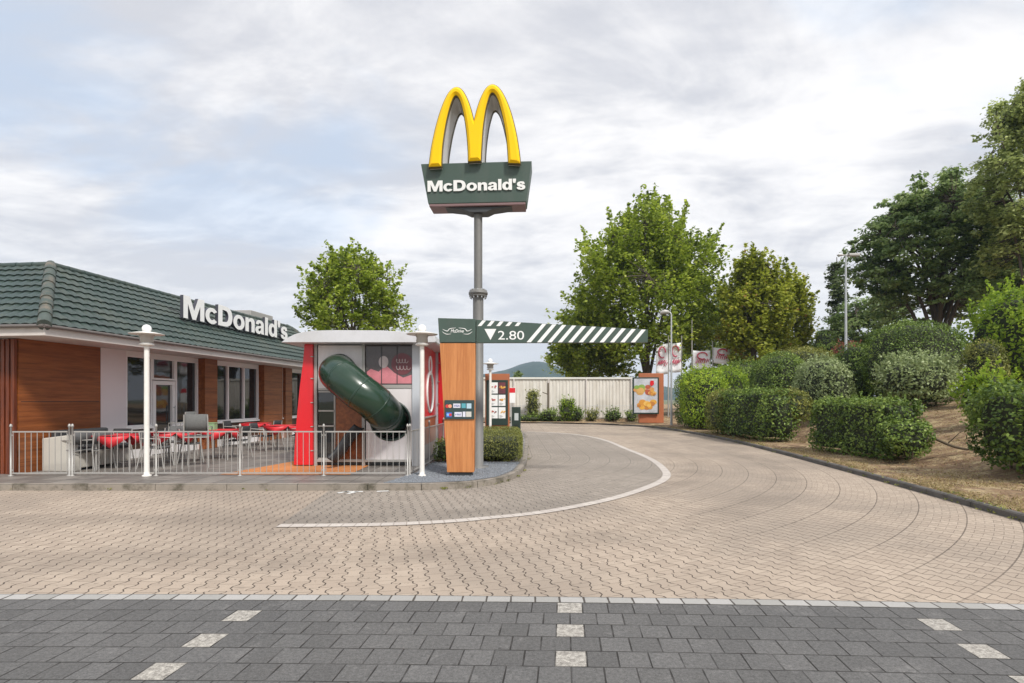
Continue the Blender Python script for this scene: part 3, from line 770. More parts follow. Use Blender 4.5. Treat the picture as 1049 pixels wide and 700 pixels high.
# panel with a round hole for the slide mouth
def holed_panel(name, x0, x1, z0, z1, cx, cz, r, y0, y1, m):
    N = 40; ring = [(cx + r * math.cos(2 * math.pi * k / N), cz + r * math.sin(2 * math.pi * k / N)) for k in range(N)]
    def out(a):
        c, s = math.cos(a), math.sin(a); t = 1e9
        if c > 1e-6: t = min(t, (x1 - cx) / c)
        if c < -1e-6: t = min(t, (x0 - cx) / c)
        if s > 1e-6: t = min(t, (z1 - cz) / s)
        if s < -1e-6: t = min(t, (z0 - cz) / s)
        return (cx + c * t, cz + s * t)
    angs = [2 * math.pi * k / N for k in range(N)] + [math.atan2(z - cz, x - cx) % (2 * math.pi) for x in (x0, x1) for z in (z0, z1)]
    angs = sorted(set(angs)); n = len(angs); mb = MB(); vs = []
    for a in angs:
        ix, iz = cx + r * math.cos(a), cz + r * math.sin(a); ox, oz = out(a)
        vs += [(ix, y0, iz), (ox, y0, oz), (ix, y1, iz), (ox, y1, oz)]
    fs = []
    for i in range(n):
        j = (i + 1) % n; fs += [(4 * i, 4 * i + 1, 4 * j + 1, 4 * j), (4 * i + 2, 4 * j + 2, 4 * j + 3, 4 * i + 3), (4 * i, 4 * j, 4 * j + 2, 4 * i + 2), (4 * i + 1, 4 * i + 3, 4 * j + 3, 4 * j + 1)]
    mb.add(vs, fs); return mb.build(name, m, ph)
holed_panel('upper_panel', px2(326), px2(371), py2(398), py2(354), px2(347.5), py2(379), .37, -.005, .02, m_phwhite)
holed_panel('lower_panel', px2(375), px2(422.5), .15, py2(398), px2(400), py2(431), .46, -.006, .02, m_phwhite)
mb = MB(); N = 32
mb.tube([(px2(400) + .45 * math.cos(2 * math.pi * k / N), -.012, py2(431) + .45 * math.sin(2 * math.pi * k / N)) for k in range(N + 1)], .028, 8); mb.build('slide_mouth_ring', m_dkgreen, ph)
# tube slide
path = catmull([(px2(349), .30, py2(380)), (px2(348), -.02, py2(381)), (px2(351), -.36, py2(383.5)), (px2(362), -.62, py2(390)), (px2(376), -.70, py2(401)), (px2(388), -.64, py2(410)), (px2(395.5), -.46, py2(419)), (px2(397.5), -.16, py2(425)), (px2(398), .3, py2(430))], 7)
m = MB(); m.tube(path, .40, 28, caps=False); sl_o = m.build('tube_slide', m_slide, ph)
m = MB()
for k in (9, 20, 29, 38, 46):
    d = (path[k + 1] - path[k - 1]).normalized()
    m.tube([path[k] - d * .022, path[k] - d * .02, path[k] + d * .02, path[k] + d * .022], [.401, .405, .405, .401], 28, caps=False)
m.build('joint_flange', mat('slide_seam', (.022, .05, .032), .3, var=.2), sl_o)
# printed glazing upper right, with picture
mb = MB(); mb.box(px2(375), -.002, py2(394.5), px2(422.5), .012, py2(354)); pg = mb.build('printed_window', m_clear, ph)
def disc(cx, cz, r, y, m, name, parent, sx=1.0, n=24, th=.003):
    mb = MB(); mb.prism([(cx + r * sx * math.cos(2 * math.pi * k / n), cz + r * math.sin(2 * math.pi * k / n)) for k in range(n)], 0, th, lambda a, b, h: (a, y - h, b)); return mb.build(name, m, parent)
m_pink = mat('pink_print', (.62, .22, .25), .4, var=.3, scale=6); m_maroon = mat('maroon_print', (.16, .045, .055), .4, var=.15); m_pale = mat('pale_print', (.55, .47, .46), .4, var=.3, scale=7)
mb = MB(); mb.prism([(px2(376), py2(393)), (px2(422), py2(393)), (px2(422), py2(384)), (px2(413), py2(387)), (px2(404), py2(382)), (px2(395), py2(374)), (px2(388), py2(381)), (px2(380), py2(378)), (px2(376), py2(381))], 0, .003, lambda a, b, h: (a, -.003 - h, b)); mb.build('pink_picture', m_pink, pg)
disc(px2(393), py2(371), .14, -.007, m_pale, 'pale_picture', pg, .8)
disc(px2(412), py2(373), .25, -.008, m_maroon, 'round_sticker', pg)
for (cx_, cz_, w_) in ((px2(411.5), py2(370), .13), (px2(412.5), py2(377), .16)):
    mb = MB(); mb.tube([(cx_ + w_ * (t / 6.0 - 1) + .02 * math.cos(t * 2.1), -.0115, cz_ + .045 * math.sin(t * 2.1)) for t in np.linspace(0, 12, 60)], .007, 4); mb.build('script_scribble', m_pale, pg)
mb = MB()
for x in (390.5, 406.5): mb.box(px2(x), -.012, py2(394), px2(x) + .018, -.003, py2(354))
mb.build('glazing_bar', m_dark, pg)
# lower left: glazed door part and wooden panel, black chute
mb = MB(); mb.box(px2(326), .02, .15, px2(343), .04, py2(400)); mb.build('glass_door', m_glass, ph)
mb = MB()
for z in (.15, .9, 1.25, py2(400) - .05): mb.box(px2(326), -.0, z, px2(343), .018, z + .035)
mb.box(px2(342), -.0, .15, px2(343.5), .018, py2(400)); mb.build('door_frame', m_alulight, ph)
mb = MB(); mb.box(px2(343.5), .02, .15, px2(371), .045, py2(400)); mb.build('wooden_panel', m_wood, ph)
chute = catmull([(px2(367), -.10, .98), (px2(358), -.18, .72), (px2(350), -.28, .42), (px2(344), -.38, .26)], 5)
m = MB()
for i in range(len(chute) - 1):
    pass
vs = []; nseg = 10
for i, p in enumerate(chute):
    d = (chute[min(i + 1, len(chute) - 1)] - chute[max(i - 1, 0)]).normalized(); s_ = Vector((0, -1, 0)); u = d.cross(s_).normalized()
    if u.z < 0: u = -u
    for k in range(nseg + 1):
        a = math.pi + math.pi * k / nseg; vs.append(p + s_ * math.cos(a) * .22 + u * math.sin(a) * .2)
m.add(vs, [(i * (nseg + 1) + k, i * (nseg + 1) + k + 1, (i + 1) * (nseg + 1) + k + 1, (i + 1) * (nseg + 1) + k) for i in range(len(chute) - 1) for k in range(nseg)], True)
o = m.build('chute', m_black, ph); sm = o.modifiers.new('t', 'SOLIDIFY'); sm.thickness = .03
# floor / inner back and left walls
mb = MB(); mb.box(px2(322), .05, .02, 0, PD, .09); mb.build('floor', m_dark, ph)
mb = MB(); mb.box(px2(322) + .07, PD - .03, .09, .04, PD, py2(353)); mb.box(px2(322), .05, .09, px2(322) + .03, PD - .06, py2(353)); mb.build('back_wall', m_phwhite, ph)
# right side wall : red printed panel above, orange board below
SX = .055
mb = MB(); mb.box(SX - .03, .10, 1.12, SX, PD - .2, py2(353)); rp = mb.build('side_panel', m_red, ph)
mb = MB(); mb.box(SX - .03, .10, .45, SX, PD - .2, 1.08); mb.build('side_board', m_terra, ph)
mb = MB(); mb.box(SX - .04, .10, .1, SX - .005, PD - .2, .44); mb.box(SX - .03, .10, 1.08, SX + .02, PD - .2, 1.12); mb.build('side_kick_board', m_alulight, ph)
def side_ring(cy, cz, r, th): 
    mb = MB(); mb.tube([(SX + .006, cy + r * math.cos(2 * math.pi * k / 32), cz + r * math.sin(2 * math.pi * k / 32)) for k in range(33)], th, 6); mb.build('white_ring', m_letter, rp)
side_ring(1.1, 1.72, .50, .035); side_ring(1.1, 2.38, .22, .028)
mb = MB(); mb.lathe([(.47, 0), (.47, .01)], n=32); o = mb.build('round_window', m_clear, rp); o.rotation_euler = (0, R(90), 0); o.location = (SX, 1.1, 1.72)
# roof
xl, xr, zb_, zt_ = px2(322) - .57, .40, py2(353), py2(353) + .27
prof = [(xl, zb_), (xr, zb_), (xr + .03, zb_ + .02), (xr, zb_ + .16), (xr - .5, zt_ - .045), (xr - 1.2, zt_ - .005), (xl + 1.2, zt_), (xl + .75, zt_ - .01), (xl + .5, zt_ - .035), (xl + .30, zt_ - .09), (xl + .12, zt_ - .18)]
mb = MB(); mb.prism(prof, -.45, PD + .3, lambda a, b, h: (a, h, b)); mb.f = [tuple(reversed(f)) for f in mb.f]; mb.build('curved_roof', m_playroof, ph, .012)
mb = MB(); mb.lathe([(.12, zt_), (.12, zt_ + .04), (.16, zt_ + .05), (.15, zt_ + .09), (.05, zt_ + .11)], px2(402), 0.6, 16); mb.build('roof_cowl', m_alulight, ph)
# red fins
def fin(name, pts, y0, y1, knobs, par=ph):
    mb = MB(); mb.prism(pts, y0, y1, lambda a, b, h: (a, h, b)); mb.f = [tuple(reversed(f)) for f in mb.f]; o = mb.build(name, m_red, par, .008)
    for x, z in knobs: mb = MB(); mb.box(x, y0 - .02, z, x + .05, y0 + .04, z + .02); mb.build('fixing', m_alulight, o)
zr = zb_ - .003; xf0 = px2(322) - .005
left_edge = [(px2(302.5), .03), (px2(303.5), .5), (px2(305.5), 1.1), (px2(308.5), 1.8), (px2(312), 2.4), (px2(313.5), zr)]
fin('red_fin', [(xf0, .03), (xf0, zr)] + list(reversed(left_edge)), -.09, .01, [(xf0 - .04, z) for z in (.35, .9, 1.45, 2.0, 2.5)])
X1 = .13
fin('red_fin', [(X1, .05), (X1 + .42, .05), (X1 + .40, .6), (X1 + .34, 1.2), (X1 + .25, 1.9), (X1 + .16, 2.5), (X1 + .12, zr), (X1, zr)], PD - .22, PD - .12, [(X1 - .02, z) for z in (.8, 1.4, 2.0, 2.5)])

def fix(mb): mb.f = [tuple(reversed(f)) for f in mb.f]; return mb
# ------------------------------------------------------------------ TOTEM with clearance bar
tt = empty('drive_through_totem', (-1.08, 10.5, .112))
tag(tt, 'orange wood grain totem with dark green head and striped height bar reaching over the lane', 'totem')
def tx(px): return (px - CXP) * 10.5 / F + 1.08
def tz(py): return H + (HOR - py) * 10.5 / F - .112
mb = MB(); poly = [(tx(458), tz(484)), (tx(485.5), tz(484)), (tx(486.8), tz(351.5)), (tx(450.5), tz(351.5))]
mb.prism(poly, 0, .30, lambda a, b, h: (a, h, b)); mb.f = [tuple(reversed(f)) for f in mb.f]; mb.build('body', m_totem, tt, .006)
mb = MB(); mb.box(tx(460), .04, 0, tx(483), .27, tz(484) - .002); mb.build('foot', m_dark, tt)
mb = MB(); poly = [(tx(450.3), tz(351)), (tx(487), tz(351)), (tx(487.3), tz(327)), (tx(448.7), tz(326))]
mb.prism(poly, -.015, .31, lambda a, b, h: (a, h, b)); mb.f = [tuple(reversed(f)) for f in mb.f]; hd = mb.build('head', m_green, tt, .006)
text_obj('writing', "McDrive", .26, .065, .004, Matrix.Translation((tx(468.5), -.0155, tz(341))) @ FRONT, m_letter, hd, .01, .3)
mb = MB()
for sgn in (-1, 1):
    pts = catmull([(tx(468.5) + sgn * .29, -.018, tz(337.5)), (tx(468.5) + sgn * .20, -.018, tz(339.6)), (tx(468.5) + sgn * .15, -.018, tz(337.2)), (tx(468.5) + sgn * .03, -.018, tz(336.2))], 5)
    mb.tube(pts, [.003 + .006 * math.sin(math.pi * i / (len(pts) - 1)) for i in range(len(pts))], 6)
    pts = catmull([(tx(468.5) + sgn * .30, -.018, tz(340)), (tx(468.5) + sgn * .22, -.018, tz(342.6)), (tx(468.5) + sgn * .12, -.018, tz(342.3))], 5)
    mb.tube(pts, [.002 + .005 * math.sin(math.pi * i / (len(pts) - 1)) for i in range(len(pts))], 6)
mb.build('swoosh', m_letter, hd)
# payment card plate
mb = MB(); mb.box(tx(455.7), -.03, tz(429.5), tx(486), -.002, tz(410)); cp = mb.build('card_plate', mat('plate_green', (.035, .06, .06), .35, var=.1), tt, .004)
def chip(x0, x1, y0, y1, c, nm):
    mb = MB(); mb.box(tx(x0), -.036, tz(y1), tx(x1), -.0305, tz(y0)); mb.build('card_symbol', mat(nm, c, .35, var=.05), cp)
chip(464.5, 471.8, 413.6, 418, (.70, .70, .78), 'card_pale'); chip(473, 477.3, 413.4, 418.2, (.10, .36, .42), 'card_teal'); chip(478.2, 483, 413.4, 418.6, (.45, .60, .68), 'card_sky')
chip(457.3, 463, 422.5, 427.5, (.05, .15, .50), 'card_blue'); chip(465.8, 473.3, 422.2, 427, (.72, .72, .78), 'card_pale'); chip(474.2, 477, 421.8, 427.2, (.72, .72, .78), 'card_pale'); chip(477.6, 483, 421.8, 427.2, (.60, .58, .52), 'card_cream')
disc(tx(458.4), tz(416.2), .036, -.031, mat('dot_red', (.6, .05, .05), .4), 'card_symbol', cp); disc(tx(461.2), tz(416.2), .036, -.035, mat('dot_amber', (.8, .35, .2), .4), 'card_symbol', cp)
disc(tx(459.2), tz(425), .028, -.037, mat('dot_sky', (.25, .45, .8), .4), 'card_symbol', cp); disc(tx(461.6), tz(425), .028, -.0405, mat('dot_red', (.6, .05, .05), .4), 'card_symbol', cp)
text_obj('card_writing', "VISA", .11, .045, .003, Matrix.Translation((tx(468.2), -.0365, tz(417))) @ FRONT, mat('ink_blue', (.03, .05, .25), .5), cp, .01, .2)
text_obj('card_writing', "V PAY", .12, .04, .003, Matrix.Translation((tx(469.5), -.0365, tz(425.8))) @ FRONT, mat('ink_blue', (.03, .05, .25), .5), cp, .01)
# clearance bar: tapered, from head to x=664
zbm, zte, zt0 = tz(351.2), tz(337.6), tz(327.5)
xa, xb = tx(487.9), tx(664)
mb = MB(); mb.prism([(xa, zbm), (xb, zbm + .01), (xb, zte), (xa, zt0)], .02, .14, lambda a, b, h: (a, h, b)); mb.f = [tuple(reversed(f)) for f in mb.f]; bar = mb.build('clearance_bar', m_green, tt, .005)
def top_z(x): return zt0 + (zte - zt0) * (x - xa) / (xb - xa)
yb = .0165
def stripe(x0, w, zlo, zhi_fn, lean):                     # leaning parallelogram, clipped between zlo and bar top
    pts = []
    def xat(z, xo): return xo + (z - zbm) * lean
    zl = zlo
    xl0, xl1 = xat(zl, x0), xat(zl, x0 + w)
    # top intersect
    def topx(xo):
        z = zbm
        for _ in range(12): z = top_z(xat(z, xo)) - .006
        return xat(z, xo), z
    a, b = topx(x0), topx(x0 + w)
    if b[0] > xb - .005: return
    fix(MB().prism([(xl0, zl), (xl1, zl), (b[0], b[1]), (a[0], a[1])], 0, .003, lambda p_, q_, h: (p_, yb + h, q_))).build('stripe', m_letter, bar)
lean = .85
x = tx(539)
while x < xb - .13:
    stripe(x, .085, zbm + .01, None, lean); x += .208
z_hi = tz(334.5)
for px_ in (491, 500.5, 510, 519.5, 529): stripe(tx(px_) - .32, .075, z_hi + .01, None, lean)
mb = MB(); mb.prism([(tx(496.2), tz(337)), (tx(502.4), tz(348.4)), (tx(508.4), tz(337))][::-1], 0, .004, lambda a, b, h: (a, .0195 - h, b)); mb.f = [tuple(reversed(f)) for f in mb.f]; mb.build('triangle', m_letter, bar)
text_obj('height_number', "2.80", .52, .175, .004, Matrix.Translation((tx(523.5), .0195, tz(348))) @ FRONT, m_letter, bar, .0)

# ------------------------------------------------------------------ BIG PYLON SIGN
PX, PY = -.76, 11.85
py = empty('pylon_sign', (PX, PY, .112))
tag(py, 'tall steel pole with green name box and big yellow arches on top', 'sign')
K = 11.5 / F
def sx(px): return (px - CXP) * K - PX
def sz(p): return H + (HOR - p) * K - .112
mb = MB(); mb.lathe([(.24, 0), (.24, .03), (.118, .035), (.118, sz(300)), ], n=24); mb.build('lower_pole', m_pole, py)
mb = MB(); mb.lathe([(.20, sz(301)), (.20, sz(298.8)), (.215, sz(298.7)), (.215, sz(296.5)), (.20, sz(296.4)), (.20, sz(294.8)), (.15, sz(294.7)), (.15, sz(293.2))], n=24); cl_ = mb.build('flange', m_pole, py)
mb = MB()
for k in range(12): mb.lathe([(.014, sz(303)), (.014, sz(293.6))], .175 * math.cos(k * .5236), .175 * math.sin(k * .5236), 6)
mb.build('bolt', m_alu, cl_)
mb = MB(); mb.lathe([(.094, sz(294)), (.094, sz(212))], n=24); mb.build('upper_pole', m_pole, py)
sign = empty('sign_head', (0, 0, 0), R(-3.4)); sign.parent = py
D = .56
c430 = lambda zx: 420 + zx / 4.664
r430 = lambda zy: 80 + zy / 4.664
def Z(zx, zy): return (sx(c430(zx)), sz(r430(zy)))
b0, b1, b2, b3 = (sx(430.6), sz(165)), (sx(545.6), sz(165)), (sx(540), sz(206)), (sx(438), sz(206))
mb = MB()
fr = [(b0[0], -.28, b0[1]), (b3[0], -.24, b3[1]), (b2[0], -.24, b2[1]), (b1[0], -.28, b1[1])]
bk = [(x_, -y_, z_) for x_, y_, z_ in fr]
mb.add(fr + bk, [(0, 1, 2, 3), (7, 6, 5, 4), (0, 4, 5, 1), (3, 2, 6, 7), (0, 3, 7, 4), (1, 5, 6, 2)])
bx_ = mb.build('name_box', m_green, sign, .012)
mb = MB()
for zz, s_ in ((b0[1] - .015, 1.003), (b3[1] + .005, 1.003)):
    pass
mb.box(b3[0] + .02, -.235, b3[1] - .06, b2[0] - .02, .235, b3[1] - .003); mb.build('under_tray', mat('tray_grey_pink', (.20, .12, .12), .5, var=.15), sign, .01)
mb = MB(); mb.prism([(sx(455), b3[1] - .064), (sx(475), b3[1] - .12), (sx(481), b3[1] - .18), (sx(499), b3[1] - .18), (sx(505), b3[1] - .12), (sx(525), b3[1] - .064)], -.18, .18, lambda a, b, h: (a, h, b)); mb.f = [tuple(reversed(f)) for f in mb.f]; mb.build('mounting_bracket', m_dark, sign, .008)
tm = Matrix.Translation((sx(488.4), -.262, sz(194))) @ Matrix.Rotation(R(2.8), 4, 'X') @ FRONT
for me in glyph_mesh("McDonald's", 2.16, .235, .02, [m_letter, m_letter], True):
    link('letter', xf(me, tm), bx_)
# arches
OL = [(95, 425), (100, 385), (107, 335), (117, 285), (130, 230), (146, 175), (163, 128), (182, 88), (203, 60), (226, 49), (249, 58), (268, 84), (284, 118), (298, 160), (312, 215)]
OR = [(312, 215), (324, 166), (338, 122), (354, 85), (374, 55), (399, 42), (426, 55), (449, 86), (470, 130), (488, 180), (503, 235), (515, 290), (524, 345), (530, 390), (532, 420)]
IR = [(476, 416), (473, 360), (468, 305), (460, 250), (449, 195), (437, 147), (424, 108), (411, 87), (399, 80), (387, 90), (377, 120), (367, 160), (359, 210), (353, 260), (349, 320), (346, 370), (345, 402)]
IL = [(285, 404), (284, 360), (281, 310), (276, 258), (269, 208), (260, 162), (249, 122), (238, 98), (226, 87), (213, 97), (201, 125), (189, 165), (178, 212), (169, 262), (161, 318), (157, 370), (155, 424)]
def cm(pts, n=3): return [(p.x, p.y) for p in catmull([(a, b, 0) for a, b in pts], n)]
outline = cm(OL)[:-1] + cm(OR) + cm(IR) + cm(IL)
outl = [Z(a, b) for a, b in outline]
def area(P): return sum(P[i - 1][0] * P[i][1] - P[i][0] * P[i - 1][1] for i in range(len(P))) / 2
if area(outl) < 0: outl = outl[::-1]
def inset(P, d):
    out = []; n = len(P)
    for i in range(n):
        a, b, c = Vector(P[i - 1]), Vector(P[i]), Vector(P[(i + 1) % n])
        e1 = (b - a).normalized(); e2 = (c - b).normalized()
        n1 = Vector((-e1.y, e1.x)); n2 = Vector((-e2.y, e2.x)); m_ = (n1 + n2)
        if m_.length < .2: m_ = n1
        m_.normalize(); k = min(2.0, 1 / max(.3, m_.dot(n1))); q = b + m_ * d * k; out.append((q.x, q.y))
    return out
def fix(mb): mb.f = [tuple(reversed(f)) for f in mb.f]; return mb
arch = fix(MB().prism(outl, -.33, .30, lambda a, b, h: (a, h, b))).build('arches', mat('arch_side_grey', (.72, .70, .68), .45, var=.06), sign)
fix(MB().prism(inset(outl, -.014), -.40, -.331, lambda a, b, h: (a, h, b))).build('front_edging', m_yellowdk, arch)
fix(MB().prism(inset(outl, -.014), .301, .36, lambda a, b, h: (a, h, b))).build('back_edging', m_yellowdk, arch)
def ridge_face(y0, y1, sgn):                                # yellow faces with a raised middle
    mb = MB(); A_ = inset(outl, .004); B_ = inset(outl, .055); n = len(A_)
    mb.prism(A_, min(y0, y0 + sgn * .02), max(y0, y0 + sgn * .02), lambda a, b, h: (a, h, b)); fix(mb)
    ya, yc = y0 + sgn * .0205, y0 + sgn * .06
    vs = [(a, ya, b) for a, b in A_] + [(a, yc, b) for a, b in B_]
    fs = [((i), (i + 1) % n, n + (i + 1) % n, n + i) for i in range(n)]
    if sgn > 0: fs = [tuple(reversed(f)) for f in fs]
    mb.add(vs, fs)
    from mathutils.geometry import tessellate_polygon
    t = tessellate_polygon([[Vector((a, b, 0)) for a, b in B_]])
    mb.add([(a, yc, b) for a, b in B_], [tuple(q) for q in t]); return mb
ridge_face(-.401, 0, -1).build('yellow_face', m_yellow, arch)
ridge_face(.361, 0, 1).build('yellow_face', m_yellow, arch)

# ------------------------------------------------------------------ MENU BOARD, SPEAKER POST, PROMOTION BOARD
def lz_(px, py, Y): return ((px - CXP) * Y / F, H + (HOR - py) * Y / F)
def food(parent, x, y, z, s, kind, n=9):              # small food pictures as flat shapes
    cols = {'burger': [(.62, .30, .10), (.45, .10, .05), (.65, .38, .12), (.25, .38, .08)], 'nuggets': [(.72, .38, .06), (.65, .30, .05), (.78, .48, .12), (.5, .2, .05)], 'mixed': [(.45, .12, .10), (.12, .10, .10), (.6, .45, .3), (.55, .1, .12)]}[kind]
    rr = random.Random(int(x * 100 + z * 1000)); i = 0
    for k in range(n):
        a, b = rr.uniform(-1, 1), rr.uniform(-.55, .55)
        r = s * rr.uniform(.10, .24)
        disc(x + a * s * .7, z + b * s * .5, r, y - .0012 * k, mat('food_%s_%d' % (kind, k % 4), cols[k % 4], .4, var=.35, scale=20), 'food_picture', parent, 1.3, 12, .001)
Ym = 20.0
mx0, mz0 = lz_(497, 437, Ym); mx1, mz1 = lz_(522, 383, Ym)
mbd = empty('menu_board', ((mx0 + mx1) / 2, Ym, .112)); tag(mbd, 'terracotta menu board with six lit picture fields behind the square hedge', 'menu board')
w2 = (mx1 - mx0) / 2; zt = mz1 - .112
mb = MB(); mb.box(-w2, 0, 0, w2, .35, zt); mb.build('body', m_terra, mbd, .01)
mb = MB(); mb.box(-w2 + .05, -.06, .55, w2 - .06, -.002, zt - .24); fm = mb.build('display_frame', m_dkgreen, mbd, .008)
for r in range(3):
    for c in range(2):
        a = -w2 + .18 + c * .33; zz = zt - .30 - (r + 1) * .47
        mb = MB(); mb.box(a, -.068, zz + .02, a + (.30 if c == 0 else .26), -.061, zz + .44); pn = mb.build('menu_field', m_letter if (r, c) != (0, 1) else m_maroon, fm)
        food(pn, a + .14, -.0695, zz + .26, .13, 'mixed' if c == 0 else 'nuggets')
        mb = MB()
        for q in range(4): mb.box(a + .03, -.0705, zz + .05 + q * .025, a + .12 + .03 * (q % 3), -.0685, zz + .058 + q * .025)
        mb.build('menu_print', m_dark, pn)
Ys = 22.0
sx0, sz0 = lz_(524.3, 438, Ys); sx1, sz1 = lz_(533.3, 417, Ys)
sp = empty('order_post', ((sx0 + sx1) / 2, Ys, .112)); tag(sp, 'dark green order speaker post with a pale screen next to the menu board', 'speaker post')
w2 = (sx1 - sx0) / 2; zt = sz1 - .112
mb = MB(); mb.box(-w2, 0, 0, w2, .22, zt); mb.build('body', m_dkgreen, sp, .02)
mb = MB(); mb.box(-w2 + .11, -.012, zt - .56, w2 - .09, -.002, zt - .26); mb.build('screen', mat('pale_screen', (.50, .54, .54), .3), sp)
mb = MB()
for q in range(6): mb.box(-w2 + .1, -.01, zt - .75 - q * .03, w2 - .1, -.002, zt - .74 - q * .03)
mb.build('speaker_slots', m_black, sp)
Yp = 33.2
kx0, _ = lz_(655, 435, Yp); kx1, kz1 = lz_(680, 382.5, Yp)
pb = empty('promotion_board', ((kx0 + kx1) / 2, Yp, .10), R(-6)); tag(pb, 'orange board with a framed poster of food at the far bend', 'billboard')
w2 = (kx1 - kx0) / 2; zt = kz1 - .10
mb = MB()
arc = [(-w2 + .0, 0), (-w2 * .3, -.05), (w2 * .4, -.03), (w2, .12), (w2, .42), (-w2, .42)]
mb.prism(arc, 0.05, zt); mb.build('body', m_terra, pb, .02)
ax0 = (648 - CXP) * Yp / F - (kx0 + kx1) / 2; ax1 = (674.3 - CXP) * Yp / F - (kx0 + kx1) / 2
za, zb2 = H + (HOR - 424.3) * Yp / F - .1, H + (HOR - 386.7) * Yp / F - .1
mb = MB(); mb.box(ax0, -.22, za, ax1, -.08, zb2); pf = mb.build('poster_frame', m_dkgreen, pb, .015)
mb = MB(); mb.box(ax0 + .09, -.232, za + .09, ax1 - .09, -.221, zb2 - .09); ps = mb.build('poster', mat('poster_grey_white', (.50, .51, .54), .4, var=.5, scale=1.8), pf)
cx_ = (ax0 + ax1) / 2
food(ps, cx_ - .08, -.234, za + 1.50, .80, 'burger', n=16); food(ps, cx_ + .02, -.234, za + .60, .72, 'nuggets', n=15); food(ps, cx_ + .35, -.255, za + 1.35, .4, 'nuggets', n=8)
mb = MB(); mb.prism([(cx_ + .25, za + 1.86), (cx_ + .34, za + 1.74), (cx_ + .5, za + 1.86), (cx_ + .48, za + 2.1), (cx_ + .28, za + 2.1)], 0, .002, lambda a, b, h: (a, -.268 - h, b)); mb.build('cup_picture', m_red, ps)
# ------------------------------------------------------------------ STREET LAMPS
sl1 = empty('street_lamp', (9.25, 30.6, bz(9.25, 30.6) - .02)); tag(sl1, 'slim grey street lamp with a curved neck beside the orange poster board', 'street lamp')
hl = H + (HOR - 320) * 30.6 / F - sl1.location.z
mb = MB(); mb.tube([(0, 0, 0), (0, 0, 1.0), (0, 0, hl - .15), (-.05, 0, hl - .04), (-.15, 0, hl)], [.075, .06, .045, .04, .035], 10); mb.build('pole', m_alu, sl1)
mb = MB(); mb.tube([(-.10, 0, hl - .01), (-.2, 0, hl + .01), (-.4, 0, hl + .02), (-.6, 0, hl - .03), (-.66, 0, hl - .06)], [.05, .11, .14, .10, .03], 12); mb.build('lamp_head', m_alulight, sl1)
X_, Y_ = (866.5 - CXP) * 26 / F, 26
sl2 = empty('street_lamp', (X_, Y_, bz(X_, Y_) - .05)); tag(sl2, 'tall pale street lamp rising among the trees beside the pine', 'street lamp')
hl = H + (HOR - 262) * 26 / F - sl2.location.z
mb = MB(); mb.tube([(0, 0, 0), (0, 0, hl * .5), (0, 0, hl)], [.075, .06, .042], 10); mb.build('pole', m_alu, sl2)
mb = MB(); mb.box(-.35, -.04, hl, .60, .04, hl + .04); mb.box(.10, -.12, hl - .03, .65, .12, hl + .09); mb.box(-.40, -.08, hl - .02, -.15, .08, hl + .06); mb.build('lamp_head', m_alulight, sl2, .02)
# ------------------------------------------------------------------ BANNERS
m_bred = mat('banner_red', (.62, .10, .16), .6, var=.2, scale=3); m_bwhite = mat('banner_white', (.86, .86, .88), .6, var=.08, scale=1.2)
def banner(x0, x1, y0, y1, Y, pole_px, pole_top, label, seed):
    cx = (pole_px - CXP) * Y / F; z0 = bz(cx, Y) - .05
    b = empty('banner', (cx, Y, z0)); tag(b, label, 'banner', 'white banners with red print among the trees')
    top = H + (HOR - pole_top) * Y / F - z0
    mb = MB(); mb.tube([(0, 0, 0), (0, 0, top)], [.06, .04], 8); mb.build('pole', m_alulight, b)
    a, c = (x0 - CXP) * Y / F - cx, (x1 - CXP) * Y / F - cx; za, zc = H + (HOR - y1) * Y / F - z0, H + (HOR - y0) * Y / F - z0
    mb = MB(); n, k = 14, 8; vs = []
    for j in range(k + 1):
        for i in range(n + 1):
            u, v = i / n, j / k; vs.append((a + (c - a) * u, .05 * math.sin(u * 7 + v * 2 + seed), za + (zc - za) * v - .06 * math.sin(u * 3.1)))
    mb.add(vs, [(j * (n + 1) + i, j * (n + 1) + i + 1, (j + 1) * (n + 1) + i + 1, (j + 1) * (n + 1) + i) for j in range(k) for i in range(n)], True)
    cl = mb.build('cloth', m_bwhite, b); s_ = cl.modifiers.new('t', 'SOLIDIFY'); s_.thickness = .006
    rr = random.Random(seed); w = abs(c - a); h = zc - za; mb = MB(); mm = (a + c) / 2
    for q in range(6):
        x_ = min(a, c) + w * (.15 + .7 * (q + .5) / 6); z_ = za + h * (.30 + .12 * rr.random())
        mb.tube([(x_ - .10, -.09, z_ - .12), (x_, -.09, z_ + .18), (x_ + .08, -.09, z_ - .05), (x_ + .14, -.09, z_ + .15)], .028, 5)
    mb.tube([(mm + .28 * w * math.cos(t), -.09, za + h * .70 + .18 * h * math.sin(t)) for t in np.linspace(0, 5.2, 14)], .05, 5)
    mb.build('red_print', m_bred, cl)
banner(672, 684, 352, 383, 38.8, 684.7, 344, 'wide white banner with red print left of the tree trunk above the poster board', 3)
banner(685.4, 697.5, 351, 381, 38.8, 698.2, 344, 'white banner with red print directly behind the slim street lamp', 4)
banner(710, 728, 359, 378, 38.8, 708.8, 328, 'white banner with a red round emblem on the tall pole right of the street lamp', 5)
banner(731, 748, 356, 372, 38.8, 730, 350, 'small white banner with red print, rightmost of the banners under the maple', 6)

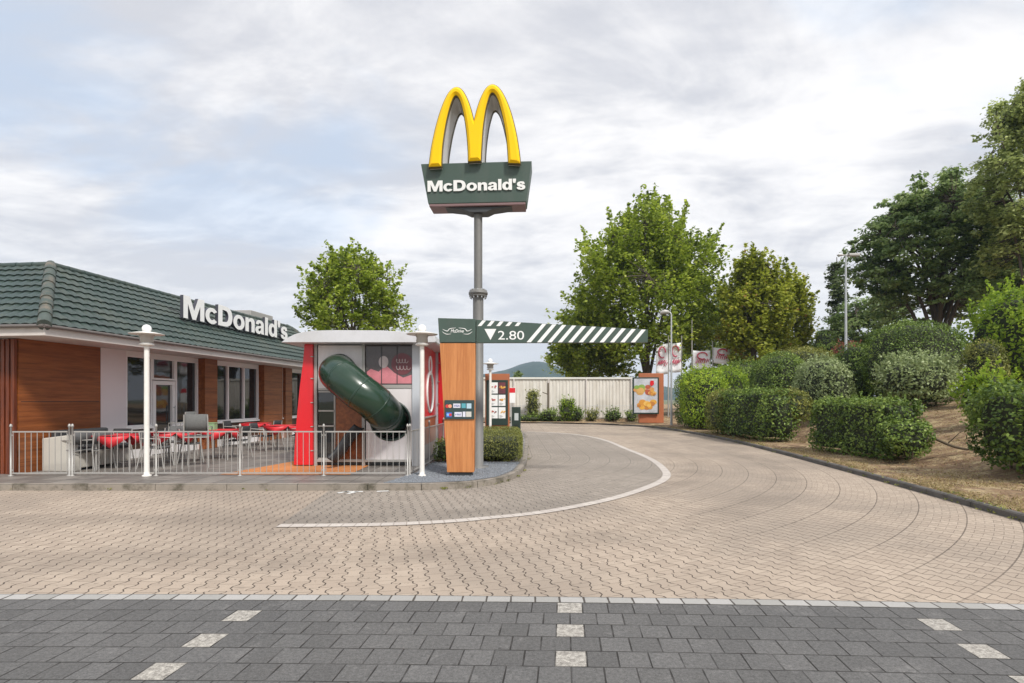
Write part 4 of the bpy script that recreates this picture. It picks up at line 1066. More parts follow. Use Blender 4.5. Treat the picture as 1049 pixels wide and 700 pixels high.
# ------------------------------------------------------------------ FAR SCREEN WALL
def wall_mat():
    m, nt, b, o = new_mat('cream_profiled_sheet'); v = objc(nt); x, y, z = sep(nt, v)
    st = nz(nt, comb(nt, x * 2.0, 0.0, z * .25), 2.0, 5, .65); c = mixc(nt, st.ramp(.35, .7), (.62, .58, .51), (.76, .73, .67))
    c = mixc(nt, nz(nt, v, .5, 5).ramp(.5, .7) * .3, c, (.38, .35, .27))
    b.inputs['Roughness'].default_value = .6; setin(nt, b, 'Base Color', c); return m
wl_ = empty('screen_wall', (0, 38, .08)); tag(wl_, 'long cream profiled sheet wall with white coping across the back of the site', 'wall')
mb = MB(); xs_ = np.arange(-16, 8.6, .06); zt = 3.0
for x in xs_:
    k = int(round((x + 16) / .06)) % 4; y0 = 0 if k < 2 else .035
    mb.box(x, y0, .25, x + .06, y0 + .05, zt)
mb.build('sheet', wall_mat(), wl_)
mb = MB(); mb.box(-16.1, -.08, zt + .002, 8.8, .16, zt + .14); mb.build('coping', mat('coping_white', (.66, .65, .6), .5, var=.08), wl_, .01)
mb = MB(); mb.box(-16.1, -.10, 0, 8.8, .18, .248); mb.build('base', m_kerb, wl_)
for x in (-12, -8, -4, .1, 2.6, 5.3, 8.55):
    mb = MB(); mb.box(x, -.10, .25, x + .09, -.003, zt - .002); mb.build('post', m_fascia, wl_)
mf = empty('mesh_fence', (0, 37.1, .08)); tag(mf, 'low grey wire fence on thin posts in front of the cream wall', 'fence')
mb = MB()
for z in (.5, .8, 1.1): mb.tube([(-6, 0, z), (8.5, 0, z)], .012, 5)
for x in np.arange(-6, 8.5, .12): mb.tube([(x, 0, .05), (x, 0, 1.12)], .006, 4, caps=False)
mb.build('wire_panel', m_alu, mf)
for x in np.arange(-6, 8.6, 2.4):
    mb = MB(); mb.tube([(x, -.03, 0), (x, -.03, 1.2)], .025, 8); mb.build('post', m_alu, mf)
# thin dark pole in front of the wall and small red-white plate at the menu board
o = MB(); o.tube([(0, 0, 0), (0, 0, 2.7)], .06, 8); o.tube([(0, 0, 1.9), (-.4, 0, 2.05)], .03, 6); o = o.build('wooden_pole', m_twig, loc=((561.5 - CXP) * 36.9 / F, 36.9, .08)); tag(o, 'thin dark wooden pole standing in front of the cream wall', 'pole')
rs = empty('direction_sign', ((523.6 - CXP) * 26 / F, 26, .112)); tag(rs, 'small red and white sign on a thin post behind the menu board', 'sign')
mb = MB(); mb.tube([(0, 0, 0), (0, 0, 2.1)], .025, 8); mb.build('post', m_alu, rs)
mb = MB(); mb.box(-.2, -.03, 1.35, .2, -.027 + .02, 2.1); pl_ = mb.build('plate', m_letter, rs, .005)
mb = MB(); mb.box(-.2, -.034, 1.85, .2, -.0305, 2.09); mb.build('red_band', m_red, pl_)

# ------------------------------------------------------------------ TERRACE FURNITURE
def cafe_table():
    t = empty('cafe_table', (0, 0, .112)); t['category'] = 'table'; t['group'] = 'square tables on the terrace'
    mb = MB(); mb.box(-.38, -.38, .72, .38, .38, .742); mb.build('tabletop', m_dark, t, .01)
    for sx_ in (-1, 1):
        for sy_ in (-1, 1): mb = MB(); mb.tube([(sx_ * .33, sy_ * .33, 0), (sx_ * .33, sy_ * .33, .715)], .02, 8); mb.build('leg', m_alulight, t)
    return t
def table_cloth():
    mb = MB(); h = .395
    mb.quad((-h, -h, .003), (h, -h, .003), (h, h, .003), (-h, h, .003))
    for k in range(4):
        a = k * math.pi / 2; c, q = round(math.cos(a)), round(math.sin(a))
        f = lambda x, y, z: (x * c - y * q, x * q + y * c, z)
        mb.add([f(-h, -h, .003), f(0, -h - .02, -.02), f(h, -h, .003), f(-.24, -h - .012, -.12), f(.22, -h - .02, -.13), f(0, -h - .03, -.27)], [(0, 3, 1), (1, 4, 2), (1, 3, 5), (1, 5, 4)], True)
    o = mb.build('tablecloth', m_redcloth); sm_ = o.modifiers.new('t', 'SOLIDIFY'); sm_.thickness = .003; sm_.offset = 1
    o['category'] = 'tablecloth'; o['group'] = 'red tablecloths on the terrace'; return o
def chair(seatm, name, cat, grp, sh=.45, bh=.83, w=.44, wicker=False):
    t = empty(name, (0, 0, .112)); t['category'] = cat; t['group'] = grp
    mb = MB(); n = 8; vs = []                                   # curved seat and backrest shell
    def shell(pts, half, th=.02):
        vs = []
        for y_, z_ in pts:
            for k in range(n + 1):
                u = -1 + 2 * k / n; vs.append((half * u, y_ - .05 * (1 - u * u) * (1 if z_ > sh + .1 else 0), z_ - .015 * (1 - u * u) * (0 if z_ > sh + .1 else 1)))
        return vs
    sp_ = [(.22, sh), (0, sh - .01), (-.18, sh)]
    v = shell(sp_, w / 2); mb.add(v, [(j * (n + 1) + i, j * (n + 1) + i + 1, (j + 1) * (n + 1) + i + 1, (j + 1) * (n + 1) + i) for j in range(2) for i in range(n)], True)
    s_ = mb.build('seat', seatm, t); q = s_.modifiers.new('t', 'SOLIDIFY'); q.thickness = .022
    mb = MB(); v = shell([(-.19, sh + .12), (-.22, sh + .26), (-.25, bh)], w / 2)
    mb.add(v, [(j * (n + 1) + i, j * (n + 1) + i + 1, (j + 1) * (n + 1) + i + 1, (j + 1) * (n + 1) + i) for j in range(2) for i in range(n)], True)
    b_ = mb.build('backrest', seatm, t); q = b_.modifiers.new('t', 'SOLIDIFY'); q.thickness = .02
    for sx_ in (-1, 1):
        mb = MB(); mb.tube([(sx_ * (w / 2 + .03), .26, 0), (sx_ * (w / 2 + .01), .2, sh), (sx_ * (w / 2 + .02), .18, sh + .2), (sx_ * (w / 2 + .02), -.2, sh + .22)], .013, 7); mb.build('leg', m_alulight, t)
        mb = MB(); mb.tube([(sx_ * (w / 2 + .03), -.28, 0), (sx_ * (w / 2 + .01), -.2, sh), (sx_ * (w / 2 + .0), -.245, bh - .01)], .013, 7); mb.build('leg', m_alulight, t)
    for yy_ in (-.2, .2):
        mb = MB(); mb.tube([(-w / 2 - .01, yy_, sh - .02), (w / 2 + .01, yy_, sh - .02)], .011, 6); mb.build('crossbar', m_alulight, t)
    return t
m_wick = mat('grey_wicker', (.13, .13, .125), .8, var=.3, scale=30); m_blackw = mat('black_wicker', (.03, .03, .032), .7, var=.3, scale=30)
tb = cafe_table(); tc0 = table_cloth(); rc = chair(mat('grey_mesh_seat', (.10, .10, .10), .7, var=.2, scale=20), 'cafe_chair', 'chair', 'grey chairs at the railing'); bc = chair(m_blackw, 'cafe_chair', 'chair', 'black chairs on the terrace')
hc = chair(m_wick, 'high_chair', 'chair', 'grey bar chairs on the terrace', .70, 1.2, .46)
def fx(px, Y): return (px - CXP) * Y / F
tabs = [(125, 11.75, 'red topped table left of the globe lamp'),
        (176, 12.6, 'red topped table at the restaurant door'),
        (226, 13.6, 'red topped table carrying a green box'),
        (262, 17.4, 'red topped table by the three part window'),
        (289, 15.9, 'red topped table next to the play house')]
for i, (p, Y, l) in enumerate(tabs):
    o = tb if i == 0 else copy_tree(tb); o.location = (fx(p, Y), Y, .112); o['label'] = l.replace('red topped table', 'square table under a red cloth')
    c_ = tc0 if i == 0 else copy_tree(tc0); c_.location = (fx(p, Y), Y, .112 + .744); c_['label'] = l.replace('red topped table', 'red cloth with hanging corners on the table'); o.rotation_euler[2] = c_.rotation_euler[2] = R([8, -5, 3, 10, -4][i])
rch = [(97, 11.5, 80, 'grey chair with aluminium legs left of the front red cloth'),
       (160, 11.9, -80, 'grey chair just right of the globe lamp post, turned to the front table'),
       (79, 11.4, 70, 'grey chair with aluminium legs beside the cream bench'),
       (196, 12.9, -60, 'grey chair beside the grey bar chair, facing the door table'),
       (181, 13.6, -160, 'grey chair facing the railing behind the door table')]
for i, (p, Y, a, l) in enumerate(rch):
    o = rc if i == 0 else copy_tree(rc); o.location = (fx(p, Y), Y, .112); o.rotation_euler[2] = R(a); o['label'] = l
bch = [(118, 12.35, 180, 'black chair behind the red clothed table nearest the railing'), (158, 13.2, 120, 'black chair by the white door frame of the restaurant'),
       (243, 13.9, 90, 'black chair right of the green box on its table'), (240, 17.0, -90, 'black chair left of the deep red table at the three part window'),
       (278, 17.6, 80, 'black chair between the two far red tables'), (306, 15.9, 90, 'black chair squeezed between a red table and the red fin'),
       (268, 15.6, -90, 'black chair left of the red table nearest the play house')]
for i, (p, Y, a, l) in enumerate(bch):
    o = bc if i == 0 else copy_tree(bc); o.location = (fx(p, Y), Y, .112); o.rotation_euler[2] = R(a); o['label'] = l
hch = [(203, 12.0, 20, 'grey high backed bar chair behind the railing, its pale legs showing'), (186, 14.2, 90, 'grey high backed bar chair close to the glazed wall')]
for i, (p, Y, a, l) in enumerate(hch):
    o = hc if i == 0 else copy_tree(hc); o.location = (fx(p, Y), Y, .112); o.rotation_euler[2] = R(a); o['label'] = l
gb = MB(); gb.box(-.13, -.08, 0, .13, .08, .16); gb.box(-.14, -.09, .162, .14, .09, .185)
tag(gb.build('table_caddy', mat('pale_green_box', (.22, .42, .22), .5, var=.1), None, .01, (fx(216, 13.6), 13.6, .112 + .746)), 'pale green box standing on a red terrace table', 'box')
bn = empty('lounge_bench', (-9.58, 11.2, .112), -A); tag(bn, 'cream bench with dark cushions against the wooden wall', 'bench')
mb = MB(); mb.prism([(-.45, 0), (.30, 0), (.22, .78), (-.45, .70)], 0, .16, lambda a, b, h: (a, h, b)); fix(mb).build('end_panel', m_cream, bn, .015)
mb = MB(); mb.box(-.45, .165, .05, .25, 1.5, .38); mb.build('seat', m_cream, bn, .02)
mb = MB(); mb.box(-.42, .18, .385, .27, 1.48, .50); mb.build('seat_cushion', m_dark, bn, .03)
mb = MB(); mb.box(-.45, .18, .505, -.28, 1.48, .86); mb.build('back_cushion', m_dark, bn, .04)

# ------------------------------------------------------------------ HEDGES AND SHRUBS
def bush(name, label, cat, grp, cx, cy, z0, rx, ry, h, p=2.2, rz=0.0, leaf=.05, dens=700, mats=None, lump=.08, shoots=0, seed=1.0, bottom=.92, jit=1.0, gap=0.0, shootlen=.3, core=True):
    rz_ = rx, ry, h / 2
    ar = np.array([ry * h / 2, ry * h / 2, rx * h / 2, rx * h / 2, rx * ry, rx * ry * .5]) * 4
    surf = ar.sum() * (.80 if p < 3 else 1)
    n = int(surf * dens)
    f = RNG.choice(6, n, p=ar / ar.sum()); q = RNG.uniform(-1, 1, (n, 3)); ax = f // 2; q[np.arange(n), ax] = np.where(f % 2, -1, 1) * np.ones(n)
    q[f == 4, 2] = 1; q[f == 5, 2] = -1
    def project(q):
        r = (np.abs(q[:, 0]) ** p + np.abs(q[:, 1]) ** p + np.abs(q[:, 2]) ** p) ** (-1 / p)
        d = q * r[:, None]
        nrm = np.sign(d) * np.abs(d) ** (p - 1) / np.array([rx, ry, h / 2])
        P = d * np.array([rx, ry, h / 2])
        nrm /= np.linalg.norm(nrm, axis=1, keepdims=True) + 1e-9
        L = wob(P, 1.6 / max(.5, min(rx, ry, h / 2)), seed) * .6 + wob(P, 4.5, seed + 3) * .4
        return P + nrm * (L * lump)[:, None], nrm, d
    P, nrm, d = project(q)
    keep = d[:, 2] > -bottom
    if gap: keep &= wob(P, 3.0, seed + 9) > -1 + gap
    P, nrm = P[keep], nrm[keep]; n = len(P)
    depth = RNG.exponential(.8, n)
    keep2 = (wob(P, 9.0, seed + 2) + RNG.normal(0, .5, n)) > -.42
    P, nrm, depth = P[keep2], nrm[keep2], depth[keep2]; n = len(P)
    P = P - nrm * (depth * leaf * 1.5)[:, None] + nrm * leaf * .4 + RNG.normal(0, leaf * .35, (n, 3)) * jit
    N = nrm * .8 + RNG.normal(0, .55, (n, 3)) + np.array([0, 0, .25])
    sz = leaf * RNG.uniform(.6, 1.35, n)
    tint = .45 + .30 * wob(P, 2.2, seed + 5) + RNG.normal(0, .2, n) + .12 * (P[:, 2] / (h / 2))*(RNG.random(n) > .4)  # tint rises with height: lit bush tops painted into the leaf colour
    if shoots:
        ids = RNG.choice(n, shoots); SP, SN, ST = [], [], []
        for i in ids:
            if nrm[i, 2] < -.1: continue
            dr = nrm[i] * .6 + np.array([0, 0, .9]) + RNG.normal(0, .25, 3); dr /= np.linalg.norm(dr); L = shootlen * RNG.uniform(.4, 1.2)
            k = int(L / leaf * 3.2)
            t = RNG.uniform(0, 1, k)[:, None]
            SP.append(P[i] + dr * t * L + RNG.normal(0, leaf * .5, (k, 3)) * (1.1 - t)); SN.append(RNG.normal(0, 1, (k, 3)) + dr * .3); ST.append(np.full(k, .62) + RNG.normal(0, .2, k))
        SP, SN, ST = np.vstack(SP), np.vstack(SN), np.concatenate(ST)
        P = np.vstack([P, SP]); N = np.vstack([N, SN]); tint = np.concatenate([tint, ST]); sz = np.concatenate([sz, leaf * RNG.uniform(.6, 1.3, len(SP))])
    P[:, 2] += h / 2
    cr = None
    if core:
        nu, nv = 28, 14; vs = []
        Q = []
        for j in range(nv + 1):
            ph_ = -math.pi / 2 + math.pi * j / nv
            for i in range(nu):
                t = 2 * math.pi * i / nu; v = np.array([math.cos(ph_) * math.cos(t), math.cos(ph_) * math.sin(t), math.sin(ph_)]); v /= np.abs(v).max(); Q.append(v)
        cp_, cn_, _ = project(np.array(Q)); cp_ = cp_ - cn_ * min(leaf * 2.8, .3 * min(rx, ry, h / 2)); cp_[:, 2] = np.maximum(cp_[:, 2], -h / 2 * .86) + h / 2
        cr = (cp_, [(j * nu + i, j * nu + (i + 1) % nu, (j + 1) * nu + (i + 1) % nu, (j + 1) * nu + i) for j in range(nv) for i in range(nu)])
    root = empty(name, (cx, cy, z0), rz); tag(root, label, cat, grp)
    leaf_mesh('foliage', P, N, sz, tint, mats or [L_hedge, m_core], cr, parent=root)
    mb = MB(); rr = random.Random(int(seed * 100))
    for k in range(max(3, int(3 * rx * ry) + 3)):
        a, b = rr.uniform(-.6, .6) * rx, rr.uniform(-.6, .6) * ry
        mb.tube([(a * .8, b * .8, -.08), (a * .9, b * .9, h * .25), (a, b, h * .55)], [.022, .016, .008], 6)
    mb.build('stem', m_twig, root)
    return root
def pbush(name, label, cat, x0, x1, ytop, Y, dy, mats, p=2.2, leaf=.05, dens=600, yb=None, rz=0.0, grp=None, **k):
    """x0,x1: outline columns; ytop: top row; Y depth of its middle; dy half depth"""
    cx = ((x0 + x1) / 2 - CXP) * Y / F; w = (x1 - x0) / 2 * Y / F; t_ = abs(cx) / Y
    dy = min(dy, .8 * w / max(t_, .3)); rx = math.sqrt(max(w * w - (t_ * dy) ** 2, .3 * w * w))
    z0 = bz(cx, Y) - .03 if yb is None else H + (HOR - yb) * (Y - dy) / F
    Yt = Y - dy * (.35 if p < 3 else .85)
    h = H + (HOR - ytop) * Yt / F - z0
    return bush(name, label, cat, grp, cx, Y, z0, rx, dy, h, p=p, leaf=leaf, dens=dens, mats=mats, rz=rz, seed=(x0 * .37) % 17 + .3, **k)
MH, MO, MS, MY, MBR = [L_hedge, m_core], [L_olive, m_core], [L_silver, m_core], [L_hedgey, m_core], [L_bright, m_core]
G1 = 'clipped hedges and bushes along the kerb'
# box hedge at the island
bush('box_hedge', 'low square clipped hedge on the island behind the steel pole', 'hedge', None, -.72, 15.2, .10, .98, 2.4, .66, p=9, leaf=.034, dens=1700, mats=MO, lump=.03, seed=2.2)
bush('shrub', 'small dark shrub between the play house railing and the orange totem', 'shrub', None, -1.62, 13.0, .10, .32, .45, .60, p=2.6, leaf=.045, dens=900, mats=MH, lump=.06, seed=4.1)
# right hand hedges
bush('clipped_hedge', 'long rectangular clipped hedge nearest the kerb with a flat top', 'hedge', G1, 9.40, 14.2, .12, .52, 1.65, 1.50, p=8, rz=R(1), leaf=.075, dens=620, mats=MH, lump=.07, seed=3.1, shoots=260, shootlen=.17)
pbush('round_bush', 'small round clipped bush leaning on the right end of the flat topped hedge', 'bush', 898, 955, 430, 12.3, .48, MH, yb=468, leaf=.07, dens=650, grp=G1, lump=.08, shoots=60, shootlen=.15)
pbush('round_bush', 'large dark rounded bush at the right edge of the picture, nearest to the viewer', 'bush', 990, 1130, 389, 9.7, .95, MH, yb=495, p=2.5, leaf=.075, dens=600, grp=G1, lump=.12, shoots=320, shootlen=.2)
bush('clipped_hedge', 'sloping clipped hedge with a rounded olive top, left of the dry gap', 'hedge', G1, 9.30, 20.4, .12, .55, 2.5, 1.86, p=4.5, rz=R(2), leaf=.085, dens=420, mats=MH, lump=.10, seed=6.0, shoots=300, shootlen=.2)
pbush('round_bush', 'rounded olive shrub above the hedge beside the bare dry patch', 'bush', 779, 829, 398, 19.0, 1.0, MO, yb=436, p=2.4, leaf=.085, dens=380, grp=G1, lump=.12, shoots=150, shootlen=.15)
pbush('round_bush', 'olive topped bush at the left end of the sloping hedge', 'bush', 724, 768, 399, 22.8, 1.2, MO, p=3.0, leaf=.07, dens=420, grp=G1, lump=.1)
bush('clipped_hedge', 'tall dark hedge block next to the slim street lamp', 'hedge', G1, 9.85, 28.0, .10, .85, 1.6, 3.0, p=5, leaf=.085, dens=350, mats=MH, lump=.15, seed=8.8)
pbush('round_bush', 'bright yellow green shrub over the dark hedge by the slim street lamp', 'bush', 697, 742, 377, 27.0, 1.4, MY, p=2.6, leaf=.09, dens=330, lump=.18, shoots=260, shootlen=.4, grp=G1)
pbush('round_bush', 'mid green shrub right of the bright yellow green one', 'bush', 722, 765, 376, 28.5, 1.6, MBR, p=2.4, leaf=.09, dens=300, lump=.2, shoots=160, shootlen=.35, grp=G1)
pbush('round_bush', 'dark green shrub under the maple crown, right of the white banners', 'bush', 735, 795, 368, 32, 2.0, MH, p=2.3, leaf=.10, dens=260, lump=.25, shoots=120, shootlen=.4, grp=G1)
pbush('round_bush', 'ball shaped clipped bush with a bright top on the bank', 'bush', 768, 828, 360, 24, 1.5, MH, p=2.2, leaf=.075, dens=480, lump=.09, shoots=100, shootlen=.12, grp=G1)
pbush('round_bush', 'broad pale topped mound shrub behind the ball shaped bush', 'bush', 782, 862, 355, 27.5, 1.8, MO, p=2.5, leaf=.08, dens=360, lump=.12, shoots=120, shootlen=.15, grp=G1)
pbush('round_bush', 'pale green leafy mound between the ball shaped bush and the dark domed one', 'bush', 812, 872, 366, 21, 1.5, MS, p=2.3, leaf=.085, dens=380, lump=.12, shoots=220, shootlen=.25, grp=G1)
pbush('round_bush', 'dark shrub in the shade left of the big domed bush', 'bush', 852, 902, 350, 22, 1.5, MH, p=2.4, leaf=.08, dens=400, lump=.14, grp=G1)
pbush('round_bush', 'big domed clipped bush on top of the bank', 'bush', 884, 988, 326, 19.5, 1.3, MH, p=2.4, leaf=.065, dens=560, lump=.08, shoots=160, shootlen=.10, grp=G1)
pbush('loose_shrub', 'loose silvery green shrub with upright shoots in front of the big domed bush', 'shrub', 902, 976, 364, 16.6, .9, MS, yb=414, p=2.3, leaf=.085, dens=330, lump=.18, shoots=420, shootlen=.36, grp=G1, core=True)
pbush('round_bush', 'clipped ball bush right of the silvery shrub', 'bush', 982, 1034, 346, 17.2, .85, MO, p=2.1, leaf=.06, dens=600, lump=.07, shoots=60, shootlen=.1, grp=G1)
pbush('loose_shrub', 'bright green loose shrub between the clipped ball bush and the nearest dark bush', 'shrub', 984, 1034, 384, 13.6, .7, MBR, p=2.2, leaf=.085, dens=260, lump=.22, shoots=260, shootlen=.40, grp=G1)
pbush('large_shrub', 'tall yellow green shrub at the right edge behind the clipped ball bush', 'shrub', 984, 1110, 296, 19.5, 2.2, MBR, p=2.4, leaf=.13, dens=150, lump=.35, shoots=420, shootlen=.55, grp=G1)
pbush('red_shrub', 'reddish leaved shrub peeping up beside the tall pale street lamp', 'shrub', 848, 885, 349, 29, 1.2, [L_redl, m_core], p=2.2, leaf=.09, dens=260, lump=.2, shoots=120, shootlen=.4)
pbush('round_bush', 'dark conifer like shrub left of the reddish one', 'bush', 828, 860, 338, 33, 1.4, MH, p=2.2, leaf=.10, dens=260, lump=.2, shoots=80, shootlen=.3, grp=G1)
# shrubs at the foot of the cream wall
G2 = 'small shrubs at the foot of the cream wall'
for i, (a, b, t, mm, lb) in enumerate([
    (539, 553, 397, MO, 'slim conical conifer against the cream wall, left of the dark pole'), (537, 556, 426, MH, 'low green shrub at the left end of the cream wall'),
    (552, 572, 420, MH, 'rounded shrub at the foot of the thin dark pole'), (572, 590, 407, MBR, 'tallest pale green shrub at the middle of the cream wall'),
    (585, 598, 418, MH, 'dark shrub right of the tallest pale green one at the wall'), (600, 613, 421, MO, 'brownish round shrub in the middle of the wall foot'),
    (619, 637, 420, MH, 'wide green shrub standing alone near the right end of the wall'), (641, 652, 423, MH, 'last small shrub next to the poster board')]):
    Y = 36.9 if i == 0 else 36.5
    pbush('wall_shrub', lb, 'shrub', a, b, t, Y, .5, mm, yb=432.2, p=2.0, leaf=.10, dens=190, lump=.15, shoots=70, shootlen=.3, grp=G2)
bush('ground_cover_hedge', 'low green strip of ground cover along the foot of the cream wall', 'hedge', None, 2.2, 36.75, .08, 2.6, .35, .42, p=4, leaf=.09, dens=220, mats=MH, lump=.1, seed=7.0)

# ------------------------------------------------------------------ TREES
def tree(name, label, x, y, z0, h, rx, ry, base, mats, nclump=300, per=60, leaf=.22, cr=.55, trunk_r=.18, lean=(0, 0), limbs=9, top_shoots=0, seed=1, shape='round', grp='trees around the site', fork=.3, droop=0.0, flat=.6, cat='tree', spiky=False):
    rr = np.random.default_rng(seed); root = empty(name, (x, y, z0)); tag(root, label, cat, grp)
    top = h; ch = h - base; cz = base + ch * .5
    tk = MB()
    tx_, ty_ = lean
    main = [Vector((tx_ * t + .12 * math.sin(3 * t + seed), ty_ * t, h * (.93 if shape != 'round' else .80) * t - .15)) for t in np.linspace(0, 1, 9)]
    rad = [trunk_r * (1.25 - .25 * min(1, t * 8)) * (1 - .93 * t) + .015 for t in np.linspace(0, 1, 9)]
    tk.tube(main, rad, 10)
    def mainp(t):
        f = t * 8; i = min(int(f), 7); return main[i].lerp(main[i + 1], f - i)
    nodes = [mainp(t) for t in np.linspace(.35, 1, 10)]
    limb_ends = []
    def env(d):                                               # crown radius in direction d
        if shape == 'round': k = 1.0
        elif shape == 'cone': k = 1.0
        r = 1.0 + .20 * math.sin(3.1 * d[0] * 2 + seed) * math.cos(2.7 * d[2] * 2 + seed) + .12 * math.sin(7 * d[1] + 5 * d[2] + seed * 2)
        return r
    for k in range(limbs):
        a = 2.4 * k + rr.uniform(-.4, .4); t0 = fork + (1 - fork) * (.62 if shape == 'round' else .96) * k / limbs; s = mainp(t0)
        el = rr.uniform(.15, .95) if shape == 'round' else rr.uniform(-.05, .25)
        if shape == 'cone':
            ln = rx * (1.05 - t0) * 1.1
        d = Vector((math.cos(a) * math.cos(el), math.sin(a) * math.cos(el), math.sin(el)))
        if shape == 'round':
            e_ = Vector((tx_ * .5 + d.x * rx * .8, ty_ * .5 + d.y * ry * .8, min(cz + d.z * ch * .45, h * .95)))
        else:
            e_ = s + Vector((d.x * ln, d.y * ln, d.z * ln - droop * ln))
        m1 = s.lerp(e_, .35) + Vector((0, 0, .10 * ch)) * (1 if shape == 'round' else .1); m2 = s.lerp(e_, .7) + Vector((rr.uniform(-.3, .3), rr.uniform(-.3, .3), .06 * ch * (shape == 'round')))
        pts = catmull([s, m1, m2, e_], 4); r0 = trunk_r * .45 * (1 - t0 * .6)
        tk.tube(pts, [r0 * (1 - .85 * i / (len(pts) - 1)) + .008 for i in range(len(pts))], 7); nodes += pts[3:]; limb_ends.append(pts)
    NA = np.array([list(v) for v in nodes])
    P, N, T, S = [], [], [], []
    for c in range(nclump):
        if shape == 'cone' or shape == 'layered':
            L = limb_ends[rr.integers(len(limb_ends))]; p = np.array(L[int(rr.uniform(.25, 1) * (len(L) - 1))]) + rr.normal(0, .25, 3) * np.array([1, 1, .35])
        else:
            d = rr.normal(size=3); d /= np.linalg.norm(d)
            if d[2] < -.75: d[2] *= -1
            rad_ = env(d) * rr.uniform(.25, 1.0) ** .42
            p = np.array([tx_ * .6 + d[0] * rx * rad_, ty_ * .6 + d[1] * ry * rad_, cz + d[2] * ch * .5 * rad_])
        i = np.argmin(((NA - p) ** 2).sum(1)); q = Vector(NA[i]); pv = Vector(p)
        if (pv - q).length > .3: tk.tube([q, q.lerp(pv, .5) + Vector((0, 0, .05)), pv], [.028, .018, .007], 4, caps=False)
        m = int(per * rr.uniform(.6, 1.4)); u = rr.normal(size=(m, 3)); u /= np.linalg.norm(u, axis=1, keepdims=True)
        rc_ = cr * rr.uniform(.55, 1.25)
        lp = p + u * (rr.uniform(0, 1, m) ** .45)[:, None] * rc_ * np.array([1, 1, flat])
        if spiky and rr.random() < .75:
            o_ = (p - np.array([tx_ * .5, ty_ * .5, cz - ch * .2])); o_ /= np.linalg.norm(o_) + 1e-6
            ax_ = o_ * .8 + np.array([0, 0, .75]) + rr.normal(0, .25, 3); ax_ /= np.linalg.norm(ax_)
            t_ = rr.uniform(-.7, 1, m)[:, None]; lp = p + ax_ * t_ * rc_ * 1.5 + rr.normal(0, rc_ * .27, (m, 3)) * (1.25 - t_)
        P.append(lp); N.append(u * .5 + rr.normal(0, .45, (m, 3)) + np.array([0, 0, .9]))
        T.append(np.full(m, .45 + rr.normal(0, .16)) + rr.normal(0, .17, m)); S.append(leaf * rr.uniform(.55, 1.3, m))
    for c in range(top_shoots):                               # upright twigs that stick out of the crown
        a = rr.uniform(0, 2 * math.pi); rr_ = rr.uniform(0, .85) ** .7; zz = cz + ch * .5 * math.sqrt(max(.05, 1 - rr_ ** 2)) * .90
        s = np.array([tx_ * .6 + math.cos(a) * rx * rr_, math.sin(a) * ry * rr_, zz]); L = rr.uniform(.5, 1.0) * ch * .16
        dr = np.array([math.cos(a) * rr_ * .5, math.sin(a) * rr_ * .5, 1]); dr /= np.linalg.norm(dr)
        m = int(per * L / .8); t = rr.uniform(-.4, 1, m)[:, None]
        P.append(s + dr * t * L + rr.normal(0, .14, (m, 3)) * (1.35 - t)); N.append(rr.normal(0, 1, (m, 3)) + np.array([0, 0, .5])); T.append(np.full(m, .5) + rr.normal(0, .18, m)); S.append(leaf * rr.uniform(.55, 1.2, m))
        tk.tube([Vector(s - dr * L * .6), Vector(s + dr * L)], [.025, .005], 4, caps=False)
    tk.build('trunk', m_bark, root)
    leaf_mesh('crown', np.vstack(P), np.vstack(N), np.concatenate(S), np.concatenate(T), mats, None, .75, root)
    return root
def ptree(name, label, pxc, Y, x0, x1, ytop, ybase, **k):
    x = (pxc - CXP) * Y / F; z0 = bz(x, Y) - .05 if x > 9 and Y < 60 else -.02
    h = H + (HOR - ytop) * Y / F - z0; b = H + (HOR - ybase) * Y / F - z0
    rx = (x1 - x0) / 2 * Y / F / math.sqrt(1 + (.85 * x / Y) ** 2); off = ((x0 + x1) / 2 - pxc) * Y / F
    return tree(name, label, x, Y, z0, h, rx, k.pop('ry', rx * .85), max(b, .2), lean=(off, 0), **k)
ptree('maple_tree', 'large bright green maple with spiky top behind the end of the height bar', 664, 43, 580, 742, 222, 392, mats=[L_maple], nclump=1150, per=44, leaf=.29, cr=.80, trunk_r=.34, limbs=13, top_shoots=22, spiky=True, seed=5, fork=.18)
ptree('maple_tree', 'yellowing maple right of the big one, above the banners', 775, 38, 735, 812, 264, 392, mats=[L_mapley], nclump=520, per=44, leaf=.26, cr=.58, trunk_r=.2, limbs=8, top_shoots=6, spiky=True, seed=9, fork=.25)
ptree('maple_tree', 'small yellow green maple between the yellowing maple and the pine', 813, 40, 792, 834, 284, 385, mats=[L_mapley], nclump=240, per=44, leaf=.26, cr=.55, trunk_r=.14, limbs=6, top_shoots=3, spiky=True, seed=12, fork=.25)
ptree('maple_tree', 'dense dark green tree low behind the white banners', 745, 50, 700, 800, 300, 402, mats=[L_oak], nclump=300, per=55, leaf=.30, cr=.8, trunk_r=.2, limbs=7, top_shoots=3, seed=14)
ptree('maple_tree', 'low bushy tree behind the left part of the cream wall', 600, 47, 566, 650, 318, 404, mats=[L_maple], nclump=420, per=50, leaf=.29, cr=.7, trunk_r=.2, limbs=7, top_shoots=4, spiky=True, seed=15)
ptree('maple_tree', 'light green maple with upright shoots behind the play house', 360, 33, 308, 418, 262, 362, mats=[L_maple], nclump=420, per=42, leaf=.23, cr=.5, trunk_r=.2, limbs=10, top_shoots=12, spiky=True, seed=21, fork=.22)
ptree('oak_tree', 'big dark green tree with wide spreading layers on the bank', 958, 32, 868, 1056, 186, 352, mats=[L_oak], nclump=1250, per=44, leaf=.22, cr=.55, trunk_r=.32, limbs=15, top_shoots=6, seed=31, fork=.2, flat=.42)
